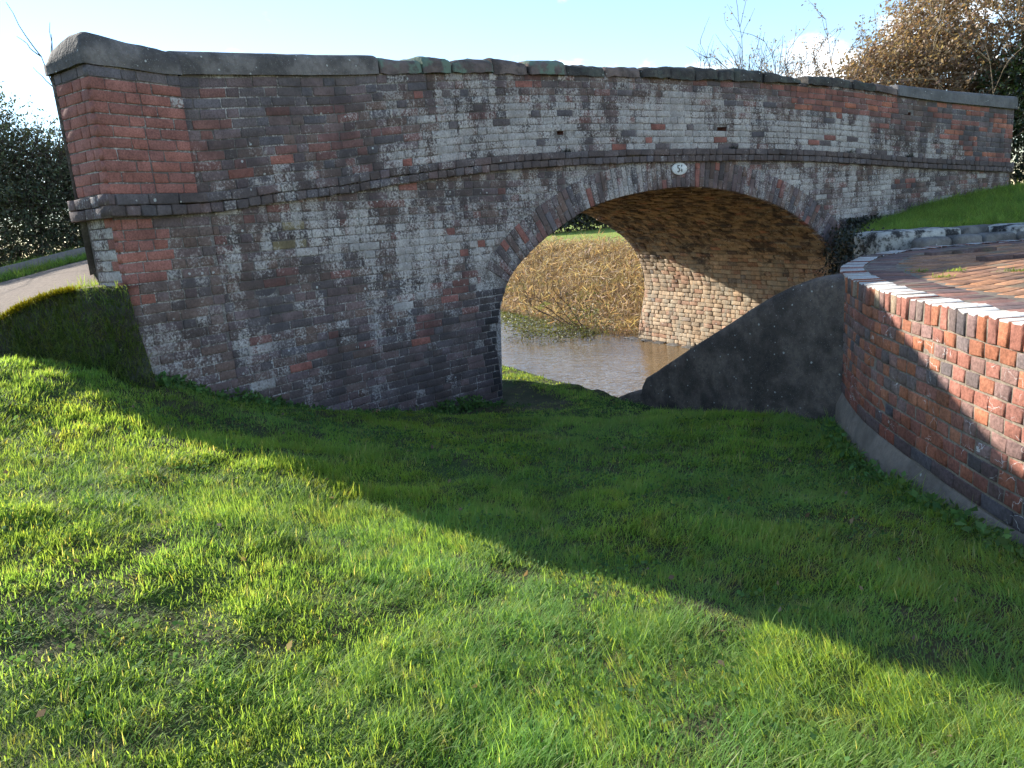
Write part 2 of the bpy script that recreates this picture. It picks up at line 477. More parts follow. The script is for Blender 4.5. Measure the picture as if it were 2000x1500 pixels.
# near ground heights (thin plate spline through levels taken on the site)
GC = np.array([(-2.61, 5.16, .66), (-2.4, 5.47, .45), (-2.22, 5.7, .33), (-1.68, 6.34, .14), (-1.21, 6.83, -.04), (-.1, 7.8, -.36),
               (-3.1, 4.83, .86), (-3.5, 4.75, .93), (-2.0, 4.5, .40), (-1.5, 4.1, .37), (-.85, 3.5, .24), (-.2, 3.05, .17), (.3, 2.65, .17), (.9, 2.1, .17),
               (1.35, 1.75, .18), (2.1, 4.1, -.02), (2.35, 5.0, -.06), (2.55, 5.6, -.12), (2.1, 2.9, .13), (1.43, 7.2, -.36), (1.0, 7.7, -.36), (.4, 7.4, -.34),
               (0.5, 5.5, -.10), (1.6, 6.2, -.22), (-.6, 6.3, -.10), (0.3, 4.2, .03), (-1.2, 1.6, .40), (-2.2, 2.6, .58), (-3.2, 3.2, .74), (-4.5, 3.4, .8),
               (0, 1.0, .24), (1.5, .5, .2), (-2.5, 0.5, .55), (0, -3, .25), (3, -3, .2), (-5, -2, .7), (-7, 3, .75), (-9, 1, .75), (.2, 8.6, -.36), (-.3, 9.5, -.36)])
def _tps():
    X = GC[:, :2]; n = len(X)
    r = np.linalg.norm(X[:, None] - X[None], axis=-1)
    K = np.where(r > 0, r * r * np.log(r + 1e-12), 0) + np.eye(n) * 0.02
    Pm = np.c_[np.ones(n), X]
    A = np.block([[K, Pm], [Pm.T, np.zeros((3, 3))]])
    return np.linalg.solve(A, np.r_[GC[:, 2], np.zeros(3)])
_W = _tps()
def ground_z(P):
    P = np.asarray(P, float)[..., :2]
    r = np.linalg.norm(P[..., None, :] - GC[:, :2], axis=-1)
    z = (np.where(r > 0, r * r * np.log(r + 1e-12), 0) * _W[:len(GC)]).sum(-1) + _W[-3] + P @ _W[-2:]
    z = np.clip(z, -0.40, 1.0)
    a, b = to_ab(P)
    flat = np.clip((b - 0.0) / 1.0, 0, 1)
    return z * (1 - flat) - 0.36 * flat + vnoise(P, 2.2, 3, 2) * 0.030 + vnoise(P, 5.5, 8, 2) * 0.028

# ---- ground sheet: from the towpath edge out to the left and behind the camera, reaching under the bridge
ga = np.r_[-60, -30, -18, np.arange(-12, -0.001, 0.12), 0.0]
gb = np.r_[-60, -30, -18, np.arange(-12, 1.3, 0.12), np.arange(1.5, 40, 0.8)]
A_, B_ = np.meshgrid(ga, gb, indexing='ij')
PT = ab(A_, B_)
Z = ground_z(PT)
V = np.concatenate([PT, Z[..., None]], -1)
edge = V[-1].copy(); edge[:, 2] = -2.2
V = np.concatenate([V, edge[None]], 0)
gr = link('ground', mesh_np('ground', V.reshape(-1, 3), grid_faces(len(ga) + 1, len(gb)), None, [M_SOIL], True))
tag(gr, kind='structure')

# ---- water
me = mesh_np('water', [(*ab(-1, -3.2), WATER_Z), (*ab(30, -3.2), WATER_Z), (*ab(30, 70), WATER_Z), (*ab(-1, 70), WATER_Z)], [[0, 1, 2, 3]], None, [M_WATER])
tag(link('water', me), kind='structure')
me = mesh_np('canal_bed', [(*ab(-1, -3.2), -2.1), (*ab(30, -3.2), -2.1), (*ab(30, 70), -2.1), (*ab(-1, 70), -2.1)], [[0, 1, 2, 3]], None, [M_SOIL])
tag(link('canal_bed', me), kind='structure')

# ---- far bank beyond the bridge and the field
def bank_z(a, b):
    e = 4.7 + 0.11 * np.clip(b - 6, 0, 9)
    t = np.clip((a - e) / 5.0, 0, 1)
    return -1.25 + t * 1.5 + 0.0 * a
fa = np.r_[np.arange(4.2, 11, 0.4), 12, 15, 20, 30, 45, 70, 110, 170]
fb = np.r_[np.arange(5.9, 26, 0.6), 30, 40, 55, 80, 120, 200]
A_, B_ = np.meshgrid(fa, fb, indexing='ij')
PT = ab(A_, B_)
Z = bank_z(A_, B_) + vnoise(PT, 0.8, 4, 3) * 0.10
field = link('field', mesh_np('field', np.concatenate([PT, Z[..., None]], -1).reshape(-1, 3), grid_faces(len(fa), len(fb)), None, [M_FIELD], True))
tag(field, kind='structure')
# land to the left beyond the bridge, out to the horizon
la = np.r_[-260, -120, -60, -30, -12, -7]
lb = np.r_[7.5, 12, 20, 30, 60, 120, 260]
A_, B_ = np.meshgrid(la, lb, indexing='ij')
tag(link('far_land', mesh_np('far_land', np.concatenate([ab(A_, B_), np.full(A_.shape + (1,), 0.2)], -1).reshape(-1, 3), grid_faces(len(la), len(lb)), None, [M_FIELD])), kind='structure')
tag(link('horizon_land', mesh_np('horizon_land', [(-2500, -2500, -2.6), (2500, -2500, -2.6), (2500, 2500, -2.6), (-2500, 2500, -2.6)], [[0, 1, 2, 3]], None, [M_FIELD])), kind='structure')

# ---------------------------------------------------------------- the bridge
SX = [0.0, .79, 1.54, 2.15, 2.82, 4.21, 5.94, 7.95, 9.48, 11.18, 13.44, 14.0]
SZ = [1.97, 1.974, 2.044, 2.095, 2.172, 2.284, 2.322, 2.297, 2.225, 2.096, 1.95, 1.92]
CAPX = [.77, .81, 1.68, 2.71, 3.9, 5.09, 6.04, 8.09, 8.82, 9.36, 10.0, 10.7, 11.6, 13.48, 14.0]
CAPZ = [2.81, 2.813, 2.893, 2.993, 3.085, 3.117, 3.131, 3.132, 3.112, 3.095, 3.055, 2.985, 2.90, 2.785, 2.76]
_sc = catmull(np.c_[SX, SZ], 20)
def str_top(s): return np.interp(s, _sc[:, 0], _sc[:, 1])
def str_bot(s): return str_top(s) - 0.152
def cap_bot(s): return np.where(np.asarray(s) < 0.77, 2.80, np.interp(s, CAPX, CAPZ))

AP = catmull([(3.85, -1.5), (3.85, -.6), (3.845, -.36), (3.815, .2), (3.835, .47), (3.96, .82), (4.13, 1.06), (4.55, 1.36), (5.15, 1.65), (5.62, 1.77), (6.19, 1.84), (6.74, 1.865),
              (7.3, 1.82), (7.93, 1.69), (8.6, 1.46), (9.21, 1.10), (9.6, .74), (9.76, .40), (9.81, 0), (9.79, -.6), (9.79, -1.5)], 16)
AQ = np.r_[0, np.cumsum(np.hypot(*np.diff(AP, axis=0).T))]
AT = np.gradient(AP, AQ, axis=0); AT /= np.hypot(AT[:, 0], AT[:, 1])[:, None]
AM = np.c_[-AT[:, 1], AT[:, 0]]                    # outward normal of the arch curve
def ring_sz(q, r):
    return (np.interp(q, AQ, AP[:, 0]) + np.interp(q, AQ, AM[:, 0]) * r, np.interp(q, AQ, AP[:, 1]) + np.interp(q, AQ, AM[:, 1]) * r)
RING = 0.345
i_top = AP[:, 1].argmax()
SPRING_L = 0.93
ext = AP + AM * (RING + 0.006)
def side_limit(z, left):
    """s where the wall bricks of a course at height z stop against the arch"""
    if left:
        if z < SPRING_L: 
            seg = AP[:i_top]
        else: seg = ext[:i_top]
        k = np.where(np.diff(np.sign(seg[:, 1] - z)) != 0)[0]
        return seg[k[-1], 0] if len(k) else 6.74
    seg = ext[i_top:] if z > 0.5 else AP[i_top:]
    k = np.where(np.diff(np.sign(seg[:, 1] - z)) != 0)[0]
    return seg[k[0], 0] if len(k) else 6.74

bridge = empty('canal_bridge', (2.34, 9.33, -0.4))
tag(bridge, 'old humped brick canal bridge with lime-stained parapet and wide arch over the water', 'bridge')

# ---- brick colours
RED = (0.295, 0.125, 0.100); ORANGE = (0.37, 0.145, 0.095); OLDRED = (0.205, 0.105, 0.092); BLUE = (0.120, 0.113, 0.122)
PURP = (0.168, 0.120, 0.120); BROWN = (0.165, 0.112, 0.092); DARK = (0.092, 0.077, 0.075); BLACK = (0.034, 0.032, 0.034); OCHRE = (0.24, 0.195, 0.115)
MEAN = (0.156, 0.113, 0.106)
def pick(ch):
    r = random.random() * sum(w for _, w in ch)
    for c, w in ch:
        r -= w
        if r <= 0: break
    k = random.uniform(0.84, 1.16); h = random.uniform(-0.05, 0.05)
    m_ = 0.0 if c in (RED, ORANGE, BLACK) or max(c) > .2 else 0.40
    c = tuple(v * (1 - m_) + w * m_ for v, w in zip(c, MEAN))
    return (c[0] * k * (1 + h), c[1] * k, c[2] * k * (1 - h))
def blob(s, z, s0, z0, ws, wz): return math.exp(-((s - s0) / ws) ** 2 - ((z - z0) / wz) ** 2)

def wall_colour(s, z):
    """brick colour and lime at a place on the face"""
    st = float(str_top(s))
    if s < 0.78 and st < z < 2.72:                                   # pier above the string course
        return (*pick([(RED, 1)]), 0.03 if random.random() < .99 else .7)
    if s < 0.78 and z >= 2.72: return (*pick([(BLUE, 1)]), 0.02)
    if z > st:
        h = (z - st) / 0.83
        if s < 2.75 and (h > 0.72 or (h > 0.45 and s < 1.75 - (0.75 - h) * 1.5)):
            return (*pick([(BLUE, 4), (PURP, 3), (OLDRED, .8)]), 0.04)
        if s > 11.35 + (1 - h) * 1.15:
            return (*pick([(RED, 2.2), (BLUE, 3), (PURP, 1.5), (ORANGE, 1.0)]), 0.04)
        if 8.35 < s < 10.75 and 0.60 < h < 0.97 and (s - 8.3) > (0.97 - h) * 1.6 and s < 11.1 - (0.95 - h) * 2:
            return (*pick([(RED, 3), (ORANGE, 1), (OLDRED, 2)]), random.choice([0.05, 0.1, 0.25]))
        lm = 0.38 + 0.24 * (1 - h) + 0.07 * math.sin(s * 2.1)
        if s < 2.6: lm -= 0.14
        lm += 0.16 * blob(s, h, 4.6, 0.35, 1.0, 0.3) + 0.25 * blob(s, h, 8.8, 0.22, 1.9, 0.3) + 0.2 * blob(s, h, 6.3, 0.3, .8, .25)
        lm -= 0.30 * blob(s, h, 11.2, 0.6, 0.55, 0.25) + 0.22 * blob(s, h, 7.2, 0.95, 1.3, 0.1) + 0.15 * blob(s, h, 1.3, 0.3, 0.8, 0.4)
        ch = [(PURP, 4), (BROWN, 3), (DARK, 1.6), (OLDRED, 1.6), (BLUE, 1)]
        if blob(s, h, 2.4, 0.36, 0.9, 0.14) > 0.4: ch = [(OLDRED, 5), (BROWN, 3), (PURP, 1)]; lm -= 0.1
        if blob(s, h, 7.0, 0.6, 1.2, 0.3) > 0.5: ch = [(OLDRED, 3), (BROWN, 3), (PURP, 3)]
        if random.random() < 0.022: return (*pick([(RED, 1)]), 0.08)
        if random.random() < 0.05: return (*pick([(BLUE, 1)]), 0.05)
        if random.random() < 0.05: lm += 0.25
        return (*pick(ch), lm + random.uniform(-.1, .1))
    # below the string course
    if s < 0.86:
        if z > 1.17 and s < 0.16 + 0.22 * (1 - abs((z * 13.333) % 2 - 1)) + 0.18 * (z > 1.35): return (*pick([(RED, 1)]), 0.03)
        return (*pick([(PURP, 2), (BROWN, 3), (DARK, 1)]), 0.30 + random.uniform(-.1, .15) - (0.18 if z < 0.7 else 0))
    lm = 0.35
    lm += 0.36 * blob(s, z, 1.8, 1.62, 0.75, 0.20) + 0.36 * blob(s, z, 3.55, 1.40, 0.75, 0.30) + 0.22 * blob(s, z, 2.5, 1.3, .5, .3)
    lm += 0.25 * blob(s, z, 10.2, 1.6, 2.0, 0.6) + 0.14 * blob(s, z, 4.8, 1.9, 1.6, 0.3)
    if z < 0.75: lm -= 0.16 * min(1, (0.75 - z) / 0.35)
    ch = [(PURP, 3), (BROWN, 3), (DARK, 2), (OLDRED, .8), (BLUE, .8)]
    if s < 3.9:
        bl = blob(s, z, 1.55, 0.98, 0.62, 0.20)
        if bl > 0.45: return (*pick([(BLUE, 4), (PURP, 4), (BROWN, 1)]), 0.06 if random.random() < .75 else .4)
        if blob(s, z, 3.55, 0.93, 0.42, 0.15) > 0.45: ch = [(OLDRED, 4), (RED, 1.5), (OCHRE, .7), (BROWN, 2)]; lm -= 0.12
        if blob(s, z, 1.75, 1.62, 0.45, 0.16) > 0.5 and random.random() < 0.22: ch = [(OCHRE, 1)]; lm -= 0.15
        if z < 0.55: ch = [(DARK, 3), (BROWN, 2), (PURP, 2)]
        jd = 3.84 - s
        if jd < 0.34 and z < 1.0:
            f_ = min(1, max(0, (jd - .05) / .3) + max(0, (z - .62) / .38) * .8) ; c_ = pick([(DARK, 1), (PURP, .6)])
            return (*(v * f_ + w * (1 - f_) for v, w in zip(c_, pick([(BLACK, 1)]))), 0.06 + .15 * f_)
        if z < 0.5 and s > 2.4: ch = [(DARK, 4), (PURP, 1)]; lm -= 0.06
        if random.random() < 0.015: return (*pick([(RED, 1)]), 0.08)
    else:
        if blob(s, z, 11.0, 1.72, .35, .12) > 0.5: return (*pick([(RED, 1), (BLUE, 1), (PURP, 1)]), 0.05)
        if z < 1.3: ch = [(DARK, 3), (PURP, 3)]; lm -= 0.12
    if random.random() < 0.06: lm += 0.3
    return (*pick(ch), lm + random.uniform(-.1, .1))

HOLES = [(4.88, 2.52, 0.09, 0.055), (7.40, 2.545, 0.16, 0.066), (10.98, 2.72, 0.13, 0.06)]
def in_hole(s0, s1, zb, zt):
    for hs, hz, hw, hh in HOLES:
        if s0 < hs + hw / 2 and s1 > hs - hw / 2 and abs((zb + zt) / 2 - hz) < hh * 0.52: return True
    return False

def course(u0, u1, kind, off, J=0.010):
    """splits a course into bricks: list of (a, b)"""
    out = []; x = u0 + off
    if off > 0.03: out.append((u0, x - J))
    k = 0
    while x < u1:
        if kind == 'flemish': L = 0.215 if k % 2 == 0 else 0.1025
        elif kind == 'header': L = 0.1025
        elif kind == 'stretcher': L = 0.215
        else: L = 0.215 if random.random() < 0.62 else 0.1025
        L *= random.uniform(0.96, 1.04)
        e = min(x + L, u1)
        if e - x > 0.03: out.append((x, e))
        x = e + J; k += 1
    return out

R, C = [], []
def add_brick(a, b, zb, zt, fz=None, off=0.0, clipf=None):
    """fz(s) shifts heights along the course; clipf(s) is a ceiling"""
    f = (lambda s: 0.0) if fz is None else fz
    b0, b1, t0, t1 = zb + f(a), zb + f(b), zt + f(a), zt + f(b)
    if clipf is not None:
        t0, t1 = min(t0, clipf(a)), min(t1, clipf(b))
        if t0 - b0 < 0.02 and t1 - b1 < 0.02: return
        t0, t1 = max(t0, b0 + 0.004), max(t1, b1 + 0.004)
    R.append((a, b, b0, b1, t0, t1, off + rng.normal(0, 0.0022)))

PITCH_Z = 0.0752
PS = 0.115                                      # left edge of the pier
# parapet: courses following the hump, from the pier to the far end
for k in range(12):
    zb = k * PITCH_Z + 0.004
    kind = 'mix' if k % 3 else 'flemish'
    for a, b in course(0.772, S_END, kind, random.uniform(0.0, 0.2)):
        if in_hole(a, b, zb + float(str_top((a + b) / 2)), zb + 0.066 + float(str_top((a + b) / 2))): continue
        n0 = len(R)
        add_brick(a, b, zb, zb + 0.0655, lambda s: float(str_top(s)), clipf=lambda s: float(cap_bot(s)) + .004)
        if len(R) > n0:
            m = (a + b) / 2; C.append(wall_colour(m, zb + 0.033 + float(str_top(m))))
# pier above the string course
for k in range(11):
    zb = 1.972 + k * 0.0752
    for a, b in course(PS, 0.765, 'flemish', 0.1025 if k % 2 else 0.0):
        add_brick(a, b, zb, zb + 0.0655, off=0.045); C.append(wall_colour((a + b) / 2, zb + 0.03))
# below the string course: level courses stopping at the arch
nlow = int((2.2 + 1.2) / PITCH_Z)
for k in range(nlow):
    zb = -1.2 + k * PITCH_Z; zt = zb + 0.0655; zm = (zb + zt) / 2
    lim = side_limit(zm, True) - 0.004
    spans = []
    if zm < 1.84: spans.append((PS + .004, 0.855, 0.022))
    spans.append((0.865, lim if zm < 2.19 else S_END, 0.0))
    if zm < 2.19:
        if zm > 0.3: spans.append((side_limit(zm, False) + 0.004, S_END, 0.0))
    for u0, u1, off in spans:
        if u1 - u0 < 0.05: continue
        for a, b in course(u0, u1, random.choice(['mix', 'flemish', 'mix', 'header' if random.random() < .4 else 'mix']), random.uniform(0, 0.2)):
            if in_hole(a, b, zb, zt): continue
            n0 = len(R)
            add_brick(a, b, zb, zt, off=off, clipf=lambda s: float(str_bot(s)) - 0.004)
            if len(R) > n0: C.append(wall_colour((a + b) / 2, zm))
R = np.array(R); C = np.array(C)
keep = R[:, 4].clip(R[:, 5]) > -0.75
R, C = R[keep], C[keep]
V = bricks(WALL.pt, R, c=0.0048, jit=0.0019)
gz = ground_z(WALL.pt(R[:, 0], 0, 0.02)[:, :2])
under = (np.maximum(R[:, 4], R[:, 5]) < gz - 0.02) & (R[:, 0] < 4)
def unseen_penalty(ctr): 
    return np.where(ctr[:, 2] < ground_z(ctr[:, :2]) + 0.02, 6.0, 0.0) * (ctr[:, 0] < 0.2)
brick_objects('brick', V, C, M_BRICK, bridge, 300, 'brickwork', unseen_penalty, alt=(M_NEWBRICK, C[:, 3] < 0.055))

# end of the pier facing left
pe = WALL.pt(PS, 0, 0.045)[:2]; tb = -WALL.N[0]
END = Curve([pe + tb * 0.46, pe + tb * 0.23, pe], smooth=False)
RE, CE = [], []
for k in range(43):
    zb = -0.35 + k * PITCH_Z
    if zb > 2.75: break
    up = zb > 1.95
    if 1.80 < zb < 1.95: continue
    for a, b in course(0.0 if up else 0.03, 0.450, 'flemish', 0.1025 if k % 2 else 0.0):
        RE.append((a, min(b, 0.450 if up else .425), zb, zb, zb + .0655, zb + .0655, 0.0 if up else -0.02))
        red = up and zb < 2.70 or (not up and zb > 1.15 and a > 0.22)
        CE.append((*pick([(RED, 1)]), 0.03) if red else ((*pick([(BLUE, 1)]), 0.05) if up else (*pick([(PURP, 1), (BROWN, 1)]), 0.75 if zb > 1.2 else .35)))
RE, CE = np.array(RE), np.array(CE)
V = bricks(END.pt, RE)
for i in range(len(V)):
    if RE[i, 2] > 0.6:
        link('end_brick', brick_mesh('end_brick', V[i:i + 1], CE[i:i + 1], M_NEWBRICK if CE[i, 3] < .1 else M_BRICK), bridge, tuple(V[i, :4].mean(0)))

# far right end of the parapet
pr = WALL.pt(S_END, 0, 0)[:2]; tr_ = -WALL.N[-1]
ENDR = Curve([pr, pr + tr_ * 0.2, pr + tr_ * 0.42], smooth=False)
RE = []; CE = []
for k in range(24):
    zb = 1.2 + k * PITCH_Z
    if zb > 2.74: break
    for a, b in course(0.004, 0.42, 'flemish', 0.1 if k % 2 else 0):
        RE.append((a, b, zb, zb, zb + .0655, zb + .0655, 0.004)); CE.append((*pick([(RED, 1), (BLUE, 2)]), 0.05))
o = link('end_brickwork', brick_mesh('end_brickwork', bricks(ENDR.pt, np.array(RE)), np.array(CE), M_BRICK), bridge); o['kind'] = 'stuff'

# ---- string course: two projecting courses of dark bricks
RS, CS = [], []
for row in range(2):
    z0 = -0.152 + row * 0.0765
    for a, b in course(PS - .055, S_END, 'header' if row == 0 else 'mix', 0.0 if row == 0 else 0.05):
        f = lambda s: float(str_top(s)) + z0 + 0.002
        RS.append((a, b, f(a), f(b), f(a) + .069, f(b) + .069, (0.062 if row == 0 else 0.070) + (0.045 if b < 0.80 else 0) + rng.normal(0, .002)))
        CS.append((*pick([(DARK, 3), (BLUE, 3), (PURP, 1)] if a < 4 else [(DARK, 4), (BLUE, 1)]), (0.22 if a < 4 else 0.10) + 0.08 * random.random()))
RS, CS = np.array(RS), np.array(CS)
V = bricks(WALL.pt, RS, depth=0.14, c=0.009, jit=0.0028)
for i in range(len(V)):
    link('string_brick', brick_mesh('string_brick', V[i:i + 1], CS[i:i + 1], M_BRICK), bridge, tuple(V[i, :4].mean(0)))
RE, CE = [], []
for row in range(2):
    for a, b in course(-0.05, 0.50, 'flemish', 0.1 * row):
        RE.append((a, b, *(2 * [1.816 + row * 0.0765]), *(2 * [1.885 + row * 0.0765]), 0.055)); CE.append((*pick([(PURP, 1)]), 0.4))
V = bricks(END.pt, np.array(RE), depth=0.12)
for i in range(len(V)):
    link('string_brick', brick_mesh('string_brick', V[i:i + 1], np.array(CE[i:i + 1]), M_BRICK), bridge, tuple(V[i, :4].mean(0)))

# ---- arch ring
kq = np.where(AP[:, 1] > SPRING_L)[0]
q0, q1 = AQ[kq[0]], AQ[np.where(AP[:, 1] > 0.35)[0][-1]]
RV, CV = [], []
q = q0; k = 0
while q < q1:
    w = 0.066 * random.uniform(.95, 1.05)
    cuts = [(0.0, 0.215), (0.225, 0.338)] if k % 2 else [(0.0, 0.104), (0.114, 0.338)]
    sq = float(np.interp(q, AQ, AP[:, 0])); zq = float(np.interp(q, AQ, AP[:, 1]))
    grp = vnoise(np.array([[q, 3.3]]), 1.3, 5, 2)[0]
    for v0, v1 in cuts:
        sm, zm = ring_sz(q + w / 2, (v0 + v1) / 2)
        if zm + 0.08 > float(str_bot(sm)) - 0.0 and v0 > 0.1:
            rr = np.linspace(v0, v1, 8); zz = ring_sz(q + w / 2, rr)[1]
            ok = rr[zz < float(str_bot(sm)) - 0.008]
            if len(ok) < 2: continue
            v1 = ok[-1]
        lm = 0.40 + 0.35 * grp + random.uniform(-.12, .12)
        if zq < 1.1 and sq > 8: lm -= 0.15
        col = pick([(PURP, 3), (DARK, 2), (BLUE, 1), (BROWN, 2), (OLDRED, .6)])
        if random.random() < 0.025: col = pick([(RED, 1)]); lm = 0.05
        RV.append((q, q + w, v0, v0, v1, v1, 0.004 + rng.normal(0, .003))); CV.append((*col, min(lm, 0.9)))
    q += w + 0.011; k += 1
def ring_pt(u, v, off):
    s, z = ring_sz(u, v); return WALL.pt(s, z, off)
V = bricks(ring_pt, np.array(RV), depth=0.10, c=0.007, jit=0.0022); CV = np.array(CV)
for i in range(len(V)):
    link('arch_brick', brick_mesh('arch_brick', V[i:i + 1], CV[i:i + 1], M_BRICK), bridge, tuple(V[i, :4].mean(0)))

# ---- mortar bed of the face (8 mm behind the bricks), with pockets where bricks are missing
sb = set(np.round(np.arange(PS + .006, S_END, 0.06), 4)) | {S_END}
for h in HOLES: sb |= {h[0] - h[2] / 2, h[0] + h[2] / 2}
sb = sorted(sb)
VV, FF, HV, HF = [], [], [], []
def quadw(store, idx, pts):
    n = len(store); store.extend(pts); idx.append((n, n + 1, n + 2, n + 3))
def arch_z(s):
    """top of the opening at s"""
    if s < 3.815 or s > 9.81: return -1.5
    return float(np.interp(s, AP[8 * 4:-8 * 4, 0][np.argsort(AP[8 * 4:-8 * 4, 0])], AP[8 * 4:-8 * 4, 1][np.argsort(AP[8 * 4:-8 * 4, 0])]))
MO = -0.0065
for s0, s1 in zip(sb[:-1], sb[1:]):
    if s1 - s0 < 1e-4: continue
    mo = MO
    lo0, lo1 = arch_z(s0), arch_z(s1)
    if abs(lo0 - lo1) > 1.5: lo0 = lo1 = max(lo0, lo1)
    hi0, hi1 = float(cap_bot(s0)) + 0.02, float(cap_bot(s1)) + 0.02
    cuts = sorted([(h[1] - h[3] / 2, h[1] + h[3] / 2) for h in HOLES if s0 >= h[0] - h[2] / 2 - 1e-5 and s1 <= h[0] + h[2] / 2 + 1e-5])
    lev = [(lo0, lo1)]
    for c0, c1 in cuts:
        lev += [(c0, c0), (c1, c1)]
    lev.append((hi0, hi1))
    for j in range(0, len(lev), 2):
        z0, z1 = lev[j], lev[j + 1]
        quadw(VV, FF, [WALL.pt(s0, z0[0], mo), WALL.pt(s1, z0[1], mo), WALL.pt(s1, z1[1], mo), WALL.pt(s0, z1[0], mo)])
link('mortar', mesh_np('mortar', VV, FF, None, [M_MORTAR]), bridge)
for hs, hz, hw, hh in HOLES:
    z0, z1, s0, s1 = hz - hh / 2, hz + hh / 2, hs - hw / 2, hs + hw / 2
    f_ = [WALL.pt(a_, b_, MO) for a_, b_ in ((s0, z0), (s1, z0), (s1, z1), (s0, z1))]; k_ = [WALL.pt(a_, b_, -.11) for a_, b_ in ((s0, z0), (s1, z0), (s1, z1), (s0, z1))]
    link('brick_pocket', mesh_np('brick_pocket', f_ + k_, [(0, 1, 5, 4), (1, 2, 6, 5), (2, 3, 7, 6), (3, 0, 4, 7), (4, 5, 6, 7)], None, [M_DARKHOLE]), bridge)
# pier bed and end bed
pv, pf = [], []
for s0, s1 in zip(np.linspace(PS + .004, .762, 9)[:-1], np.linspace(PS + .004, .762, 9)[1:]):
    quadw(pv, pf, [WALL.pt(s0, 1.95, .037), WALL.pt(s1, 1.95, .037), WALL.pt(s1, 2.83, .037), WALL.pt(s0, 2.83, .037)])
quadw(pv, pf, [WALL.pt(.762, 1.95, .037), WALL.pt(.762, 1.95, -.01), WALL.pt(.762, 2.83, -.01), WALL.pt(.762, 2.83, .037)])
for s0, s1 in zip(np.linspace(PS + .006, .85, 9)[:-1], np.linspace(PS + .006, .85, 9)[1:]):
    quadw(pv, pf, [WALL.pt(s0, -.6, .0145), WALL.pt(s1, -.6, .0145), WALL.pt(s1, 1.85, .0145), WALL.pt(s0, 1.85, .0145)])
quadw(pv, pf, [WALL.pt(.85, -.6, .014), WALL.pt(.85, -.6, -.01), WALL.pt(.85, 1.83, -.01), WALL.pt(.85, 1.83, .014)])
quadw(pv, pf, [END.pt(0, 1.9, -.008), END.pt(.45, 1.9, -.008), END.pt(.45, 2.83, -.008), END.pt(0, 2.83, -.008)])
quadw(pv, pf, [END.pt(0, -.6, -.028), END.pt(.42, -.6, -.028), END.pt(.42, 1.9, -.028), END.pt(0, 1.9, -.028)])
quadw(pv, pf, [ENDR.pt(0, .8, 0), ENDR.pt(.42, .8, 0), ENDR.pt(.42, 2.80, 0), ENDR.pt(0, 2.80, 0)])
o = link('pier_mortar', mesh_np('pier_mortar', pv, pf, None, [M_MORTAR]), bridge); o['kind'] = 'stuff'
# back of the parapet, deck, far side
bv = []; ss = np.linspace(PS, S_END, 60)
TH = 0.44
def deck_z(s): return 1.30 + 0.85 * np.clip(np.sin(np.clip((s + .3) / 13.5, 0, 1) * math.pi), 0, 1) ** 0.8
LEN = 4.82
def far_pt(s, z):
    p = WALL.pt(s, z, -TH)
    t = (s - 6.75) / 6.75
    w = np.interp(s, [3.0, 3.85, 7.9, 10], [2.0, 1.5, LEN - .8, LEN - .8]) + 1.2 * np.clip(np.abs(t) - 0.35, 0, 2) ** 2 * 2.0 * np.where(s < 6, 2.2, 1.0)
    p = p + np.stack([NB[0] * w, NB[1] * w, 0 * w], -1)
    return p
rows = [WALL.pt(ss, cap_bot(ss) + .02, -TH), WALL.pt(ss, deck_z(ss), -TH), far_pt(ss, deck_z(ss)), far_pt(ss, cap_bot(ss) + .1)]
link('deck', mesh_np('deck', np.stack(rows, 0).reshape(-1, 3), grid_faces(4, len(ss)), None, [M_MORTAR]), bridge)
# ---- vault: courses of brick running along the canal
kk = np.where((AP[:, 1] > -1.3))[0]
VP = AP[kk]
ppa = WALL.pt(VP[:, 0], VP[:, 1], 0)
va, vb = to_ab(ppa)
def vault_frame(qv):
    return np.interp(qv, VQ, va), np.interp(qv, VQ, VP[:, 1]), np.interp(qv, VQ, vb), np.interp(qv, VQ, VN[:, 0]), np.interp(qv, VQ, VN[:, 1])
VQ = np.r_[0, np.cumsum(np.hypot(np.diff(va), np.diff(VP[:, 1])))]
VT = np.gradient(np.c_[va, VP[:, 1]], VQ, axis=0); VT /= np.hypot(VT[:, 0], VT[:, 1])[:, None]
VN = np.c_[VT[:, 1], -VT[:, 0]]                     # into the opening
def span_len(a): return np.interp(a, [-1.0, -.4, 3.2, 5.0], [2.3, 2.7, LEN, LEN])
def vault_pt(u, v, off):
    a, z, b0, na, nz = vault_frame(v)
    ue = np.asarray(u) / LEN * span_len(a)
    f = np.asarray(u) / LEN * np.clip((np.asarray(v) / VQ[-1] - .5) * 6, 0, 1)
    a = a + na * off + f * .20 * np.clip(z + 1.0, 0, 1); z = z + nz * off + f * .10 * np.clip(z, 0, 1)
    p = E0 + np.multiply.outer(a, TA) + np.multiply.outer(b0 + ue, NB)
    return np.concatenate([p, np.asarray(z)[..., None]], -1)
RB, CB = [], []
qv = 0.02
